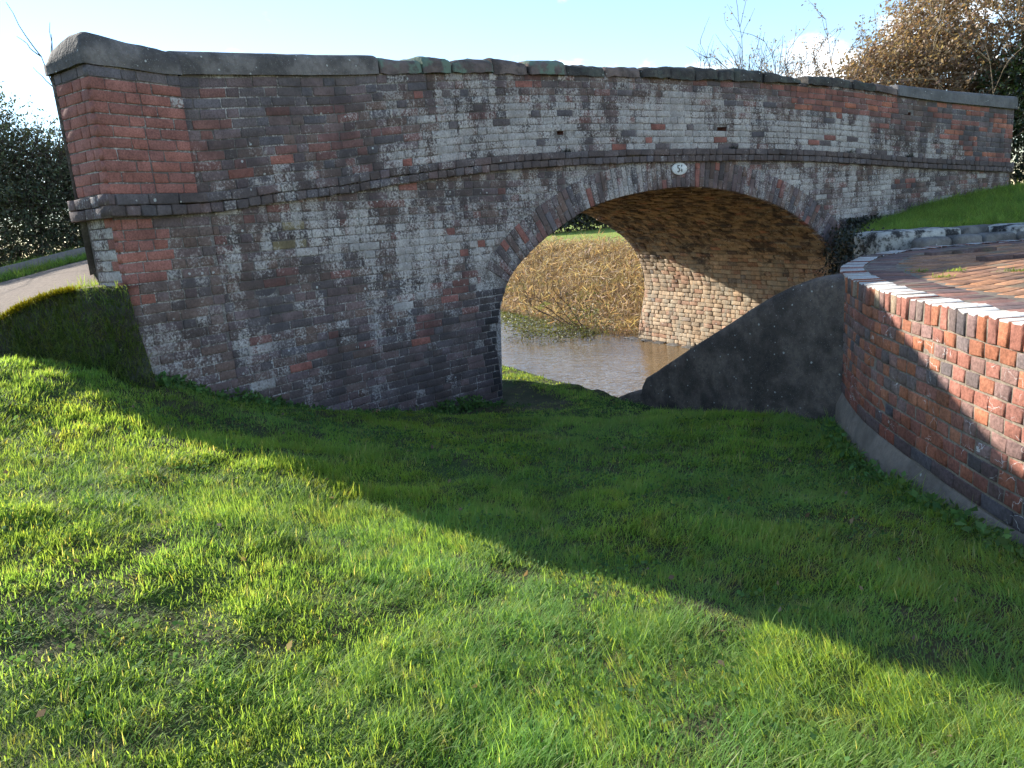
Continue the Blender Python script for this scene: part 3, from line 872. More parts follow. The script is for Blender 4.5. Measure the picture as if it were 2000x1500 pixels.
while qv < VQ[-1] - 0.05:
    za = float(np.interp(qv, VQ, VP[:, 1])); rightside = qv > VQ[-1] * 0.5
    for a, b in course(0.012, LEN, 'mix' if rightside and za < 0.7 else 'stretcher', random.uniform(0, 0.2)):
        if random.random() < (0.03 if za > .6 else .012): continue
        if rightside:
            if za < 0.75: col = pick([((0.44, 0.315, 0.205), 4), ((0.47, 0.35, 0.235), 3), ((0.39, 0.235, 0.155), 2), ((0.26, 0.215, 0.175), .5)]); lm = 0.42  # low right side: brick colour raised to brighten the sunlit abutment
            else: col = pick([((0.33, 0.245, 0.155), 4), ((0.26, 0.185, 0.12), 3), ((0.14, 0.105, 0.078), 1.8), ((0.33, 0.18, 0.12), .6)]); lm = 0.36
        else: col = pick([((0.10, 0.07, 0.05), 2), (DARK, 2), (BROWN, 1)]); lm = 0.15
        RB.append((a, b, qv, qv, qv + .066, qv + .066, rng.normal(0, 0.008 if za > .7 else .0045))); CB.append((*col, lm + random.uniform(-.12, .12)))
    qv += 0.0765
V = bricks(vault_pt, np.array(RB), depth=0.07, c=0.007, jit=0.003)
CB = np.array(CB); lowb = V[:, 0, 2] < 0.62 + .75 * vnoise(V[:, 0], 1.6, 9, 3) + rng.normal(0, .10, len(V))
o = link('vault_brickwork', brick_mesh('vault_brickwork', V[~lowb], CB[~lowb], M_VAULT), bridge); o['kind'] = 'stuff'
o = link('abutment_brickwork', brick_mesh('abutment_brickwork', V[lowb], CB[lowb], M_VAULTLIT), bridge); o['kind'] = 'stuff'
us = np.linspace(0.0, LEN + .02, 3); qs = np.linspace(0, VQ[-1], 160)
U_, Q_ = np.meshgrid(us, qs, indexing='ij')
link('vault_mortar', mesh_np('vault_mortar', vault_pt(U_, Q_, -0.016).reshape(-1, 3), grid_faces(3, 160), None, [M_MORTV], True), bridge)
# far face: spandrel over the vault end, wings either side, parapet block on top
fq = np.linspace(0, VQ[-1], 120)
fp = vault_pt(np.full(120, LEN + .015), fq, np.full(120, -.012))
fo = []
def far_top(p): return 3.05 + 0 * p[0]
fa_ = to_ab(fp)[0]; kl, kr = int(fa_.argmin()), int(fa_.argmax())
for k in range(kl, kr):
    p0, p1 = fp[k], fp[k + 1]
    fo.append([p0, p1, [p1[0], p1[1], 3.15], [p0[0], p0[1], 3.15]])
for p, dr_, h_ in ((fp[kl], -TA * 3.2 + NB * .7, 2.3), (fp[kr], TA * 4.5 + NB * 1.0, 2.6)):
    q_ = np.array([p[0] + dr_[0], p[1] + dr_[1], -1.3])
    fo.append([[p[0], p[1], -1.3], q_, [q_[0], q_[1], h_], [p[0], p[1], 3.15]])
bk = -np.array([NB[0], NB[1], 0]) * .4
tp0, tp1 = np.array([*fp[0][:2], 3.15]), np.array([*fp[-1][:2], 3.15])
fo.append([tp0, tp1, tp1 + bk, tp0 + bk]); fo.append([tp0 + bk, tp1 + bk, tp1 + bk - [0, 0, .9], tp0 + bk - [0, 0, .9]])
fo = np.array(fo, float)
link('far_wall', mesh_np('far_wall', fo.reshape(-1, 3), np.arange(len(fo) * 4).reshape(-1, 4), None, [M_MORTV]), bridge)
# far corner of the abutment: stones at the water line
for i in range(9):
    u = 5.0 - i * 0.42 - random.uniform(0, .1)
    w, h = random.uniform(.28, .42), random.uniform(.05, .10)
    x = np.linspace(-1, 1, 6)
    X_, Y_, = np.meshgrid(x, x, indexing='ij')
    q_r = VQ[-1] - 0.28
    p0 = vault_pt(np.array(u), np.array(q_r), np.array(0.0))
    Zs = h * (1 - 0.5 * (np.abs(X_) ** 3 + np.abs(Y_) ** 3)) + vnoise(np.stack([X_, Y_], -1), 1.5, i) * .04
    P = np.zeros((6, 6, 3))
    P[..., :2] = p0[:2] + np.multiply.outer(X_ * w / 2, NB) - np.multiply.outer((Y_ + 0.6) * .10, TA)
    P[..., 2] = WATER_Z - 0.03 + Zs
    link('footing_stone', mesh_np('footing_stone', P.reshape(-1, 3), grid_faces(6, 6), None, [M_STONE], True), bridge)

# ---- coping: cross-section swept along the wall
def coping(name, s0, s1, zb, zt, mat, over=0.03, n=8, rough=0.010, seed=0, tilt0=0.0, tilt1=0.0, hang=0.0, square=2.4, endr=0.012, width=TH, flat0=False):
    us = np.r_[s0, s0 + endr, np.linspace(s0 + 2.5 * endr, s1 - 2.5 * endr, n), s1 - endr, s1]
    m = 15
    th = np.linspace(math.pi, 0, m)
    sec_o = np.sign(np.cos(th)) * np.abs(np.cos(th)) ** (2 / square)
    sec_z = np.abs(np.sin(th)) ** (2 / square)
    rings = []
    for j, u in enumerate(us):
        f = (u - s0) / (s1 - s0)
        e = 1.0 if flat0 and j < 2 else 0.90 if j in (0, len(us) - 1) else (0.975 if j in (1, len(us) - 2) else 1.0)
        z0 = float(zb(u)) ; z1 = float(zt(u)) + tilt0 * (1 - f) + tilt1 * f
        oc = over - (width / 2 + over); hw = width / 2 + over
        o_ = -oc * 0 + (-(width / 2) + over / 2) + (-sec_o) * hw * e
        z_ = z0 + (z1 - z0) * e * (0.30 + 0.70 * sec_z)
        z_[0] = z0 - hang; z_[-1] = z0 - hang
        rings.append(WALL.pt(np.full(m, u), z_, o_))
    P = np.array(rings)
    P += (vnoise(P, 9.0, seed, 3) * rough)[..., None] * np.array([.5, -.6, .7])
    nr = len(us)
    F = [grid_faces(nr, m)]
    caps = [list(range(m)), [(nr - 1) * m + k for k in range(m)][::-1]]
    me = mesh_np(name, P.reshape(-1, 3), F, None, [mat], True)
    import bmesh
    bm = bmesh.new(); bm.from_mesh(me); bm.verts.ensure_lookup_table()
    for c in caps:
        try: bm.faces.new([bm.verts[i] for i in c])
        except ValueError: pass
    bmesh.ops.recalc_face_normals(bm, faces=bm.faces)
    bm.to_mesh(me); bm.free()
    return link(name, me, bridge)

TOPX = [-.1, .19, .45, .78, 1.34, 2.52, 2.68, 3.47, 3.87, 4.3, 5.1, 6.04, 6.86, 7.53, 8.09, 9.36, 9.99, 10.75, 12.02, 13.45, 14.0]
TOPZ = [2.97, 3.00, 2.99, 2.977, 3.04, 3.15, 3.16, 3.205, 3.25, 3.262, 3.268, 3.275, 3.295, 3.297, 3.29, 3.232, 3.192, 3.127, 3.05, 2.98, 2.95]
def top_z(s): return np.interp(s, TOPX, TOPZ) + 0.012
cope_list = [(.78, 2.66, M_CAP, 'coping_stone'), (2.67, 3.14, M_COPEG, 'coping_stone'), (3.15, 3.48, M_COPEG, 'coping_stone'), (3.50, 4.02, M_COPEG, 'coping_stone'), (4.03, 4.47, M_COPE, 'coping_stone'),
             (4.49, 4.98, M_COPEG, 'coping_stone'), (5.0, 5.55, M_COPED, 'coping_stone'), (5.56, 6.08, M_COPE, 'coping_stone'), (6.10, 6.52, M_COPED, 'coping_stone'), (6.53, 6.94, M_COPED, 'coping_stone'), (6.95, 7.30, M_COPED, 'coping_stone'),
             (7.31, 7.58, M_COPED, 'coping_stone'), (7.59, 8.08, M_COPED, 'coping_stone'), (8.10, 8.76, M_COPED, 'coping_stone'), (8.90, 9.34, M_COPED, 'coping_stone'),
             (9.36, 9.78, M_COPED, 'coping_stone'), (9.79, 10.22, M_COPED, 'coping_stone'), (10.23, 10.70, M_COPE, 'coping_stone')]
for i, (a, b, m_, nm) in enumerate(cope_list):
    t0, t1 = (0.0, 0.0) if i == 0 else (random.uniform(-.034, .022), random.uniform(-.034, .016))
    if i == 13: t1 = -0.09
    if i == 14: t0 = -0.03
    coping(nm, a, b, cap_bot, top_z, m_, 0.02 if i == 0 else random.uniform(.012, .04), n=14 if i == 0 else 7, rough=0.010 if i == 0 else 0.030, seed=i, tilt0=t0, tilt1=t1, square=3.4 if i == 0 else 2.7, flat0=i == 0)
coping('end_coping', 10.71, S_END + .03, lambda s: cap_bot(s) - 0.004, top_z, M_CEM, 0.03, n=12, rough=0.008, seed=40, square=4.5)
# pier cap: thick cement block, rounded, running back over the pier end
def pier_cap():
    nu, nv = 22, 18
    us = np.linspace(PS - 0.022, 0.785, nu); vs = np.linspace(0.060, -0.46, nv)
    U_, V_ = np.meshgrid(us, vs, indexing='ij')
    fu = np.clip((U_ - us[0]) / 0.10, 0, 1); fv = np.clip(np.minimum((vs[0] - V_), (V_ - vs[-1])) / 0.11, 0, 1)
    fu2 = np.clip((us[-1] - U_) / 0.02, 0, 1)
    edge = (1 - (1 - fu) ** 2.4) * (1 - (1 - fv) ** 2.4) 
    top = 2.985 + 0.03 * np.exp(-((U_ - .12) / .25) ** 2) - 0.10 * np.clip((-V_ - .2) / .32, 0, 1) * np.clip((.45 - U_) / .5, 0, 1)
    top = top - .015 * np.clip((U_ - .5) / .27, 0, 1)
    zz = 2.865 + (top - 2.865) * np.clip(edge, 0, 1) ** .5 
    P = WALL.pt(U_, zz, V_)
    P[..., 2] += vnoise(P, 7, 2) * 0.010
    # skirt
    bot = 2.800
    ring = [(i, 0) for i in range(nu)] + [(nu - 1, j) for j in range(1, nv)] + [(i, nv - 1) for i in range(nu - 2, -1, -1)] + [(0, j) for j in range(nv - 2, 0, -1)]
    Vx = P.reshape(-1, 3).tolist(); F4 = grid_faces(nu, nv).tolist(); n0 = len(Vx)
    for i, j in ring:
        p = P[i, j].copy(); p[2] = bot + vnoise(P[i, j][None], 5, 9)[0] * .012; Vx.append(p.tolist())
    L = len(ring)
    for k in range(L):
        a = ring[k][0] * nv + ring[k][1]; b = ring[(k + 1) % L][0] * nv + ring[(k + 1) % L][1]
        F4.append([a, n0 + k, n0 + (k + 1) % L, b])
    return link('pier_cap', mesh_np('pier_cap', Vx, F4, None, [M_CAP], True), bridge)
pier_cap()
# a low block of masonry at the foot of the jamb and the wing wall towards the lock
pv, pf = [], []
J = WALL.pt(9.80, 0, 0)[:2]; K = np.array([4.05, 7.95])
for z0, z1 in ((-1.5, 1.02),):
    quadw(pv, pf, [(*J, z0), (*K, z0), (*K, z1), (*J, z1)])
    quadw(pv, pf, [(*J, z1), (*K, z1), (*(K + [.45, .2]), z1), (*(J + [.45, .2]), z1)])
link('wing_wall', mesh_np('wing_wall', pv, pf, None, [M_RENDER]), bridge)

# ---- bridge number plate
def oval_plate():
    s_c, z_c = 6.665, 2.083
    rx_, rz_ = 0.122, 0.074
    root = empty('bridge_number_plate', tuple(WALL.pt(s_c, z_c, 0.012)))
    tag(root, 'white oval plate with a black 5 and worn 4 above the arch crown', 'number plate')
    n = 48; th = np.linspace(0, 2 * math.pi, n, endpoint=False)
    Vx = []
    for r, off in ((1.0, 0.006), (1.0, 0.0175), (0.94, 0.021)):
        Vx += list(WALL.pt(s_c + rx_ * r * np.cos(th), z_c + rz_ * r * np.sin(th), off))
    Vx.append(WALL.pt(s_c, z_c, 0.022))
    F4 = []
    for r in range(2):
        for k in range(n): F4.append((r * n + k, r * n + (k + 1) % n, (r + 1) * n + (k + 1) % n, (r + 1) * n + k))
    F3 = [(2 * n + k, 2 * n + (k + 1) % n, 3 * n) for k in range(n)]
    plate = link('plate', mesh_np('plate', Vx, [np.array(F4), np.array(F3)], None, [M_PLATE]), root)
    def strip(name, polys):
        Vd, Fd = [], []
        for poly in polys:
            k = len(poly); n0 = len(Vd)
            for x, y in poly: Vd.append(WALL.pt(s_c + x * 0.00135, z_c + y * 0.00095, 0.0245))
            for x, y in poly: Vd.append(WALL.pt(s_c + x * 0.00135, z_c + y * 0.00095, 0.0185))
            Fd.append(list(range(n0, n0 + k)))
            for i in range(k): Fd.append([n0 + i, n0 + (i + 1) % k, n0 + k + (i + 1) % k, n0 + k + i])
        me = bpy.data.meshes.new(name); me.from_pydata([tuple(v) for v in Vd], [], Fd); me.materials.append(M_INK)
        link(name, me, plate)
    # 5: bar, stem, bowl built as short strokes
    five = [[(-30, 48), (-3, 48), (-3, 35), (-30, 35)], [(-30, 35), (-19, 35), (-20, 6), (-31, 6)]]
    bowl_o = [(-20, 17), (-11, 15), (-3, 6), (0, -12), (-3, -30), (-12, -44), (-24, -47), (-33, -40)]
    bowl_i = [(-25, 6), (-18, 3), (-14, -3), (-13, -13), (-15, -23), (-19, -29), (-25, -31), (-29, -27)]
    for k in range(7): five.append([bowl_o[k], bowl_o[k + 1], bowl_i[k + 1], bowl_i[k]])
    strip('digit_five', five)
    # 4: the enamel has flaked, only the top of the stem, the bar and the foot are left
    strip('digit_four', [[(19, 50), (26, 50), (26, 28), (14, 25), (14, 33)], [(4, -18), (17, -17), (17, -25), (4, -26)],
                         [(17, 0), (25, -4), (26, -14), (33, -13), (33, -22), (26, -23), (26, -44), (18, -44), (18, -22), (15, -16)], [(9, 12), (13, 14), (14, 5), (11, 1)]])
    for sx in (-0.108, 0.108):
        P = [WALL.pt(s_c + sx + .004 * math.cos(a), z_c + .004 * math.sin(a), .0225) for a in np.linspace(0, 2 * math.pi, 8, endpoint=False)]
        link('screw', mesh_np('screw', P, [list(range(8))], None, [M_INK]), plate)
oval_plate()

# ---------------------------------------------------------------- curved brick platform beside the lock
PTOP = 1.048
RIM = Curve([(6.4, 7.36), (5.2, 7.36), (4.3, 7.27), (3.72, 7.02), (3.32, 6.68), (2.96, 6.19), (2.70, 5.78), (2.50, 5.30), (2.34, 4.78), (2.24, 4.39), (2.165, 3.89), (2.12, 3.42), (2.09, 3.1), (2.075, 2.7), (2.10, 2.0), (2.22, 1.2), (2.5, .3)], n=14, ext=1.0)
platform = empty('brick_platform', (2.6, 3.6, 0.1))
tag(platform, 'curved red brick platform with white painted rim at the edge of the grass', 'platform')
PB_CH = [((0.38, 0.145, 0.080), 2.8), ((0.30, 0.125, 0.090), 3.2), ((0.235, 0.140, 0.120), 3.4), ((0.20, 0.148, 0.132), 1.8), ((0.105, 0.092, 0.092), .3)]
def rim_col(z):
    ch = PB_CH if z > .45 else [((0.31, 0.11, 0.066), 3), ((0.24, 0.09, 0.064), 3), ((0.13, 0.068, 0.062), 1.5), ((0.055, 0.052, 0.06), .5)]
    return (*pick(ch), 0.05)
RR, CC = [], []
for k in range(9):
    zt = 0.925 - k * 0.0752
    for a, b in course(0.0, RIM.L, 'header', 0.056 if k % 2 else 0.0, J=random.uniform(.010, .013)):
        RR.append((a, b, zt - .0635, zt - .0635, zt, zt, rng.normal(0, .002))); CC.append(rim_col(zt))
V = bricks(RIM.pt, np.array(RR), c=0.007, jit=0.002)
brick_objects('brick', V, np.array(CC), M_PLATB, platform, 280, 'brickwork', lambda c: np.where(c[:, 1] < 2.35, 3.0, 0.0) + np.where(c[:, 1] > 6.0, 3.0, 0))
RR, CC = [], []
zt = 0.925 - 9 * 0.0752
for a, b in course(0.0, RIM.L, 'stretcher', 0.0):
    RR.append((a, b, zt - .0655, zt - .0655, zt, zt, 0.004)); CC.append((*pick([((0.24, 0.08, 0.055), 3), ((0.09, 0.05, 0.05), 2), ((0.05, 0.05, 0.06), 1)]), 0.03))
V = bricks(RIM.pt, np.array(RR)); CC = np.array(CC)
for i in range(len(V)): link('base_brick', brick_mesh('base_brick', V[i:i + 1], CC[i:i + 1], M_PLATB), platform, tuple(V[i, :4].mean(0)))
PLINTH_Z = zt - 0.072
# bricks on edge round the rim, tops painted white
x = 0.0
while x < RIM.L - 0.05:
    w = 0.067 * random.uniform(.94, 1.06)
    V = bricks(RIM.pt, np.array([(x, x + w, .934, .934, PTOP, PTOP, rng.normal(0.002, .003))]), depth=0.165, c=0.008, jit=0.0035)
    me = brick_mesh('rim_brick', V, np.array([(*pick(PB_CH if random.random() > .06 else [((0.32, 0.24, 0.17), 1)]), 0.05)]), M_PLATB)
    me.materials.append(M_PAINT)
    for f in (3, 7): me.polygons[f].material_index = 1
    link('rim_brick', me, platform, tuple(V[0, :4].mean(0)))
    x += w + 0.015
us = np.linspace(0, RIM.L, 150)
rows = [RIM.pt(us, -0.5, -0.0055), RIM.pt(us, 1.035, -0.0065), RIM.pt(us, 1.035, -0.6)]
link('mortar', mesh_np('mortar', np.stack(rows, 0).reshape(-1, 3), grid_faces(3, 150), None, [M_MORTP]), platform)
# concrete plinth with a broken lower edge
pz = np.linspace(0, 1, 7)
U_, Z_ = np.meshgrid(us, pz, indexing='ij')
zz = -0.45 + Z_ * (PLINTH_Z + 0.45)
off = 0.028 + 0.03 * (1 - Z_) + np.where(Z_ > .99, -0.03, 0)
P = RIM.pt(U_, zz, off); P += (vnoise(P, 6, 3) * .007)[..., None]
link('plinth', mesh_np('plinth', P.reshape(-1, 3), grid_faces(150, 7), None, [M_CONC], True), platform)
# top bed
tp = [RIM.pt(u, 1.0405, -0.05) for u in np.linspace(0, RIM.L, 80)] + [np.array((9.5, .3, 1.0405)), np.array((9.5, 7.36, 1.0405))]
link('bed', mesh_np('bed', tp, [list(range(len(tp)))], None, [M_MORTP]), platform)
# border course inside the rim, then paving laid across
RR, CC = [], []
for a, b in course(0, RIM.L, 'header', 0):
    RR.append((a, b, -.392, -.392, -.182, -.182, rng.normal(0, .0015))); CC.append((*pick([((0.20, 0.115, 0.098), 2), ((0.25, 0.125, 0.095), 2), ((0.15, 0.105, 0.095), 1)]), 0.05))
def border_pt(u, v, off): return RIM.pt(u, PTOP - 0.006 + np.asarray(off), v)
V = bricks(border_pt, np.array(RR), depth=0.05, jit=.003)
brick_objects('border_brick', V, np.array(CC), M_PAVE, platform, 300, 'border_bricks')
RR, CC = [], []
b_ = -7.5
while b_ < 1.5:
    for a, c in course(-3.5, 7.5, 'stretcher', random.uniform(0, .2)):
        ctr = ab((a + c) / 2, b_ + .05)
        if ctr[0] > 8.5 or ctr[1] < 0.4 or ctr[1] > 7.2: continue
        ok = False
        for a1, c1 in ((a, c), (a, a + .16), (c - .16, c), (a, a + .1), (c - .1, c), (a, a + .05), (c - .05, c)):
            cs = np.array([ab(a1, b_), ab(c1, b_), ab(c1, b_ + .1), ab(a1, b_ + .1)])
            if RIM.near(cs)[0].max() < -0.398: ok = True; break
        if not ok: continue
        a, c = a1, c1
        RR.append((a, c, b_, b_, b_ + .105, b_ + .105, rng.normal(0.001, .0016)))
        CC.append((*pick([((0.40, 0.20, 0.105), 4), ((0.35, 0.175, 0.10), 3), ((0.29, 0.155, 0.095), 2), ((0.25, 0.175, 0.11), 1)]), 0.06))
    b_ += 0.114
def pave_pt(u, v, off):
    p = E0 + np.multiply.outer(np.asarray(u), TA) + np.multiply.outer(np.asarray(v), NB)
    return np.concatenate([p, (PTOP - 0.004 + np.asarray(off) + 0 * np.asarray(u))[..., None]], -1)
V = bricks(pave_pt, np.array(RR), depth=0.05, c=.006, jit=.002)
brick_objects('paving_brick', V, np.array(CC), M_PAVE, platform, 300, 'paving_bricks', lambda c: np.where(c[:, 0] > 0.80 * c[:, 1] + .6, 8.0, 0.0))
# raised foot treads
def bar(name, parent, p0, p1, w, z0, z1, mat, col=None):
    p0, p1 = np.array(p0, float), np.array(p1, float)
    d = (p1 - p0) / np.hypot(*(p1 - p0)); nn = np.array([-d[1], d[0]])
    L = np.hypot(*(p1 - p0)); nb_ = max(1, round(L / 0.225))
    for i in range(nb_):
        fn = lambda u, v, off: np.concatenate([p0 + np.multiply.outer(np.asarray(u), d) + np.multiply.outer(np.asarray(v), nn), (z1 + np.asarray(off) + 0 * np.asarray(u))[..., None]], -1)
        V = bricks(fn, np.array([(i * L / nb_ + .004, (i + 1) * L / nb_ - .004, -w / 2, -w / 2, w / 2, w / 2, rng.normal(0, .003))]), depth=z1 - z0, c=.008, jit=.002)
        link(name, brick_mesh(name, V, np.array([(*pick([((0.13, 0.075, 0.06), 1)]), .04)]), mat), parent, tuple(V[0, :4].mean(0)))
bar('tread_brick', platform, (3.72, 6.33), (4.32, 6.36), .10, 1.03, 1.075, M_PAVE)
bar('tread_brick', platform, (3.66, 5.52), (4.60, 5.66), .10, 1.03, 1.08, M_PAVE)
bar('tread_brick', platform, (3.62, 4.94), (4.45, 5.12), .10, 1.03, 1.08, M_PAVE)

# ---------------------------------------------------------------- sloping black wall along the towpath edge
def sloping_wall():
    bs = np.r_[0.16, 0.02, -0.12, -0.26, -0.315, -0.34, -0.36, -0.40, np.linspace(-.48, -2.95, 26)]
    zt = np.interp(-bs, [-.2, -.12, .12, .315, .34, .36, .40, .75, 1.2, 1.6, 1.95, 2.2, 2.42, 2.6, 3.0], [-.42, -.37, -.27, -.22, -.21, -.13, -.06, .14, .41, .64, .84, .96, 1.035, 1.025, 1.00])
    sec = [(-.055, None, -0.7), (-.055, -.30, None), (-.055, -.12, None), (-.052, -.035, None), (-.030, -.006, None), (0.02, 0.0, None), (.14, .004, None), (.25, -.004, None), (.28, -.04, None), (.285, None, -1.4)]
    P = np.zeros((len(bs), len(sec), 3))
    for i, b in enumerate(bs):
        for j, (a, dz, za) in enumerate(sec):
            z = za if za is not None else max(zt[i] + dz, -0.69)
            P[i, j, :2] = ab(a, b); P[i, j, 2] = z
    nz = vnoise(P, 5, 2) * .010
    P[..., 0] -= nz * .8; P[..., 2] += nz * .7
    me = mesh_np('sloping_wall', P.reshape(-1, 3), grid_faces(len(bs), len(sec)), None, [M_RENDER], True)
    o = link('sloping_wall', me, None, tuple(np.r_[ab(0, -1.2), -.3]))
    tag(o, 'black rendered wall sloping down from the brick platform to the water edge', 'wall')
sloping_wall()

# ---------------------------------------------------------------- stones on the far side of the platform and the grass bank
def rock(name, p0, p1, depth, z0, z1, mat, parent, seed=0, rough=0.02, n=(14, 8, 8), rnd=0.06):
    """a worn block between two plan points"""
    import bmesh
    p0, p1 = np.array(p0, float), np.array(p1, float)
    d = p1 - p0; L = np.hypot(*d); d /= L; nn = np.array([-d[1], d[0]])
    bm = bmesh.new()
    bmesh.ops.create_cube(bm, size=1.0)
    bmesh.ops.subdivide_edges(bm, edges=bm.edges[:], cuts=7, use_grid_fill=True)
    bm.verts.ensure_lookup_table()
    X = np.array([v.co[:] for v in bm.verts]) * 2
    dims = np.array([L, depth, z1 - z0])
    Y = X * dims / 2
    lim = np.maximum(dims / 2 - rnd, 1e-3)
    cl = np.clip(Y, -lim, lim); dv = Y - cl
    ln = np.linalg.norm(dv, axis=1, keepdims=True)
    Y = np.where(ln > 1e-6, cl + dv / np.maximum(ln, 1e-6) * np.minimum(ln, rnd), Y)
    Y += (vnoise(Y, 4.0, seed, 3) * rough)[:, None] * np.sign(X) * np.abs(X) ** 3
    for v, y in zip(bm.verts, Y):
        c = p0 + d * (y[0] + L / 2) + nn * (y[1] + depth / 2)
        v.co = (c[0], c[1], y[2] + (z0 + z1) / 2)
    me = bpy.data.meshes.new(name); bm.to_mesh(me); bm.free()
    me.polygons.foreach_set('use_smooth', np.ones(len(me.polygons), bool)); me.materials.append(mat)
    c = (p0 + p1) / 2 + nn * depth / 2
    return link(name, me, parent, (c[0], c[1], z0))
lockwall = empty('stone_lock_wall', (5.2, 7.9, 0.6))
tag(lockwall, 'low wall of large lichen-covered stone blocks behind the brick platform', 'stone wall')
rock('block', (4.02, 7.68), (4.95, 7.76), .55, .6, 1.20, M_LICHEN, lockwall, 1)
rock('block', (4.97, 7.80), (5.62, 7.86), .5, .6, 1.185, M_STONE, lockwall, 2)
rock('block', (5.30, 7.48), (6.6, 7.62), .5, .6, 1.185, M_LICHEN, lockwall, 3)
rock('block', (6.62, 7.5), (8.4, 7.7), .5, .6, 1.19, M_STONE, lockwall, 4)
kx = [(4.28, 7.30), (4.62, 7.36), (4.94, 7.38), (5.30, 7.39), (5.66, 7.40), (6.1, 7.41)]
for i in range(5):
    rock('kerb_stone', kx[i] + np.array([.01, .03]), kx[i + 1] + np.array([-.01, .03]), .24, .85, 1.125, M_STONE, lockwall, 10 + i, .012, rnd=.05)
# grass bank right of the arch
ub = np.r_[np.linspace(9.7, S_END, 24), S_END + np.array([.4, .9, 1.6, 2.9])]
wb_z = np.interp(ub, [9.7, 9.95, 10.27, 11.39, 12.6, 13.6, 16.5], [.92, 1.02, 1.15, 1.35, 1.50, 1.56, 1.62])
tv = np.linspace(0, 1, 12)
front = Curve([(4.1, 8.12), (5.0, 8.28), (5.7, 8.3), (6.6, 8.1), (8.4, 8.15), (12, 8.4)], n=6)
P = np.zeros((len(ub), 12, 3))
for i, u in enumerate(ub):
    w0 = WALL.pt(u, 0, -.02)[:2]; f0 = front.pt(np.interp(u, [9.7, 16.4], [0, front.L]), 0, 0)[:2]
    for j, t in enumerate(tv):
        P[i, j, :2] = w0 * (1 - t) + f0 * t
        P[i, j, 2] = wb_z[i] * (1 - t) + 1.13 * t + 0.04 * math.sin(t * math.pi) + vnoise(P[i, j, :2][None], 2, 3)[0] * .02
bank = link('grass_bank', mesh_np('grass_bank', P.reshape(-1, 3), grid_faces(len(ub), 12), None, [M_SOIL], True))
tag(bank, kind='structure')
BANK_P = P
# ground behind the right end of the bridge
P = np.array([(8.2, 12.0, 1.55), (14, 9.5, 1.6), (40, 12, 1.8), (40, 60, 1.5), (9, 40, 1.2), (5.5, 16.5, 1.0), (7.2, 13.8, 1.45)])
tag(link('lane_verge', mesh_np('lane_verge', P, [list(range(7))], None, [M_SOIL])), kind='structure')

# ---------------------------------------------------------------- approach road on the left
_p = WALL.pt(0.10, 1.33, .07)
nr_ = catmull([tuple(_p), (-2.92, 5.06, 1.34), (-3.2, 5.2, 1.315), (-3.5, 5.28, 1.235), (-3.8, 5.3, 1.13), (-4.6, 5.15, 1.0), (-6.0, 4.7, .90), (-9, 4.0, .85)], 6)
fr_ = catmull([(-6.2, 13.1, 1.55), (-6.6, 12.65, 1.51), (-6.9, 12.2, 1.47), (-7.35, 10.9, 1.27), (-7.9, 9.9, 1.12), (-9, 8.9, 1.0), (-11, 8.0, .92), (-14, 7.3, .88)], 6)
t = np.linspace(0, 1, 14)[:, None, None]
P = nr_[None] * (1 - t) + fr_[None] * t
P[..., 2] += 0.05 * np.sin(np.linspace(0, 1, 14) * math.pi)[:, None] + vnoise(P[..., :2], 1.5, 6) * .015
tag(link('road', mesh_np('road', P.reshape(-1, 3), grid_faces(14, len(nr_)), None, [M_ROAD], True)), kind='structure')
jn = np.array([[nr_[0], fr_[0]], [np.r_[WALL.pt(.3, 1.32, -.45)], [-5.0, 13.5, 1.6]]])
tag(link('road_crown', mesh_np('road_crown', np.array([nr_[0], fr_[0], [-4.0, 14.0, 1.75], WALL.pt(1.6, 1.6, -.45)]), [[0, 1, 2, 3]], None, [M_ROAD])), kind='structure')
# verge and pale kerb on the far side of the road
vd = np.array([-0.62, 0.78, 0])
t = np.linspace(0, 1, 6)[:, None, None]
VG = fr_[None] + t * 2.2 * vd + np.array([0, 0, .10]) * np.sqrt(t)
tag(link('verge', mesh_np('verge', VG.reshape(-1, 3), grid_faces(6, len(fr_)), None, [M_SOIL], True)), kind='structure')
kv = []
for p in fr_: 
    for da, dz in ((.62, .06), (.62, .20), (.78, .20), (.78, .06)): kv.append(p + vd * da + np.array([0, 0, dz]))
tag(link('kerb', mesh_np('kerb', kv, grid_faces(len(fr_), 4), None, [M_KERB])), kind='structure')

# retaining bank below the road, moss along its top
def retaining():
    top = nr_.copy()
    n = len(top); rows = []
    for i in range(n):
        p = top[i]; d = np.array([.30, -.95, 0]) if i > 3 else np.array([.1, -1, 0])
        g = float(ground_z(p[None, :2] + d[None, :2] * .2)[0])
        zs = np.linspace(p[2] + .02, min(g, p[2]) - .25, 9)
        r = [p + np.array([-d[0], -d[1], 0]) * .10 + [0, 0, .015]]
        wr = max(0.0, 1 - i / 7.0)
        for k, z in enumerate(zs): r.append(p + d * (0.015 + (0.16 + .16 * wr) * (k / 8) ** 1.2) + [0, 0, z - p[2]] + np.array([.57, .82, 0]) * (.26 * wr * (k / 8) ** 1.3))
        rows.append(r)
    P = np.array(rows)
    nz = vnoise(P, 4.5, 7, 3) * .07
    P[..., 1] -= nz; P[..., 0] += nz * .4; P[..., 2] += nz * .25
    global BANKFACE
    BANKFACE = P
    o = link('retaining_bank', mesh_np('retaining_bank', P.reshape(-1, 3), grid_faces(n, 10), None, [M_BANK], True))
    tag(o, 'low dark earth-faced retaining wall under the gravel road, topped with yellow moss', 'retaining wall')
retaining()

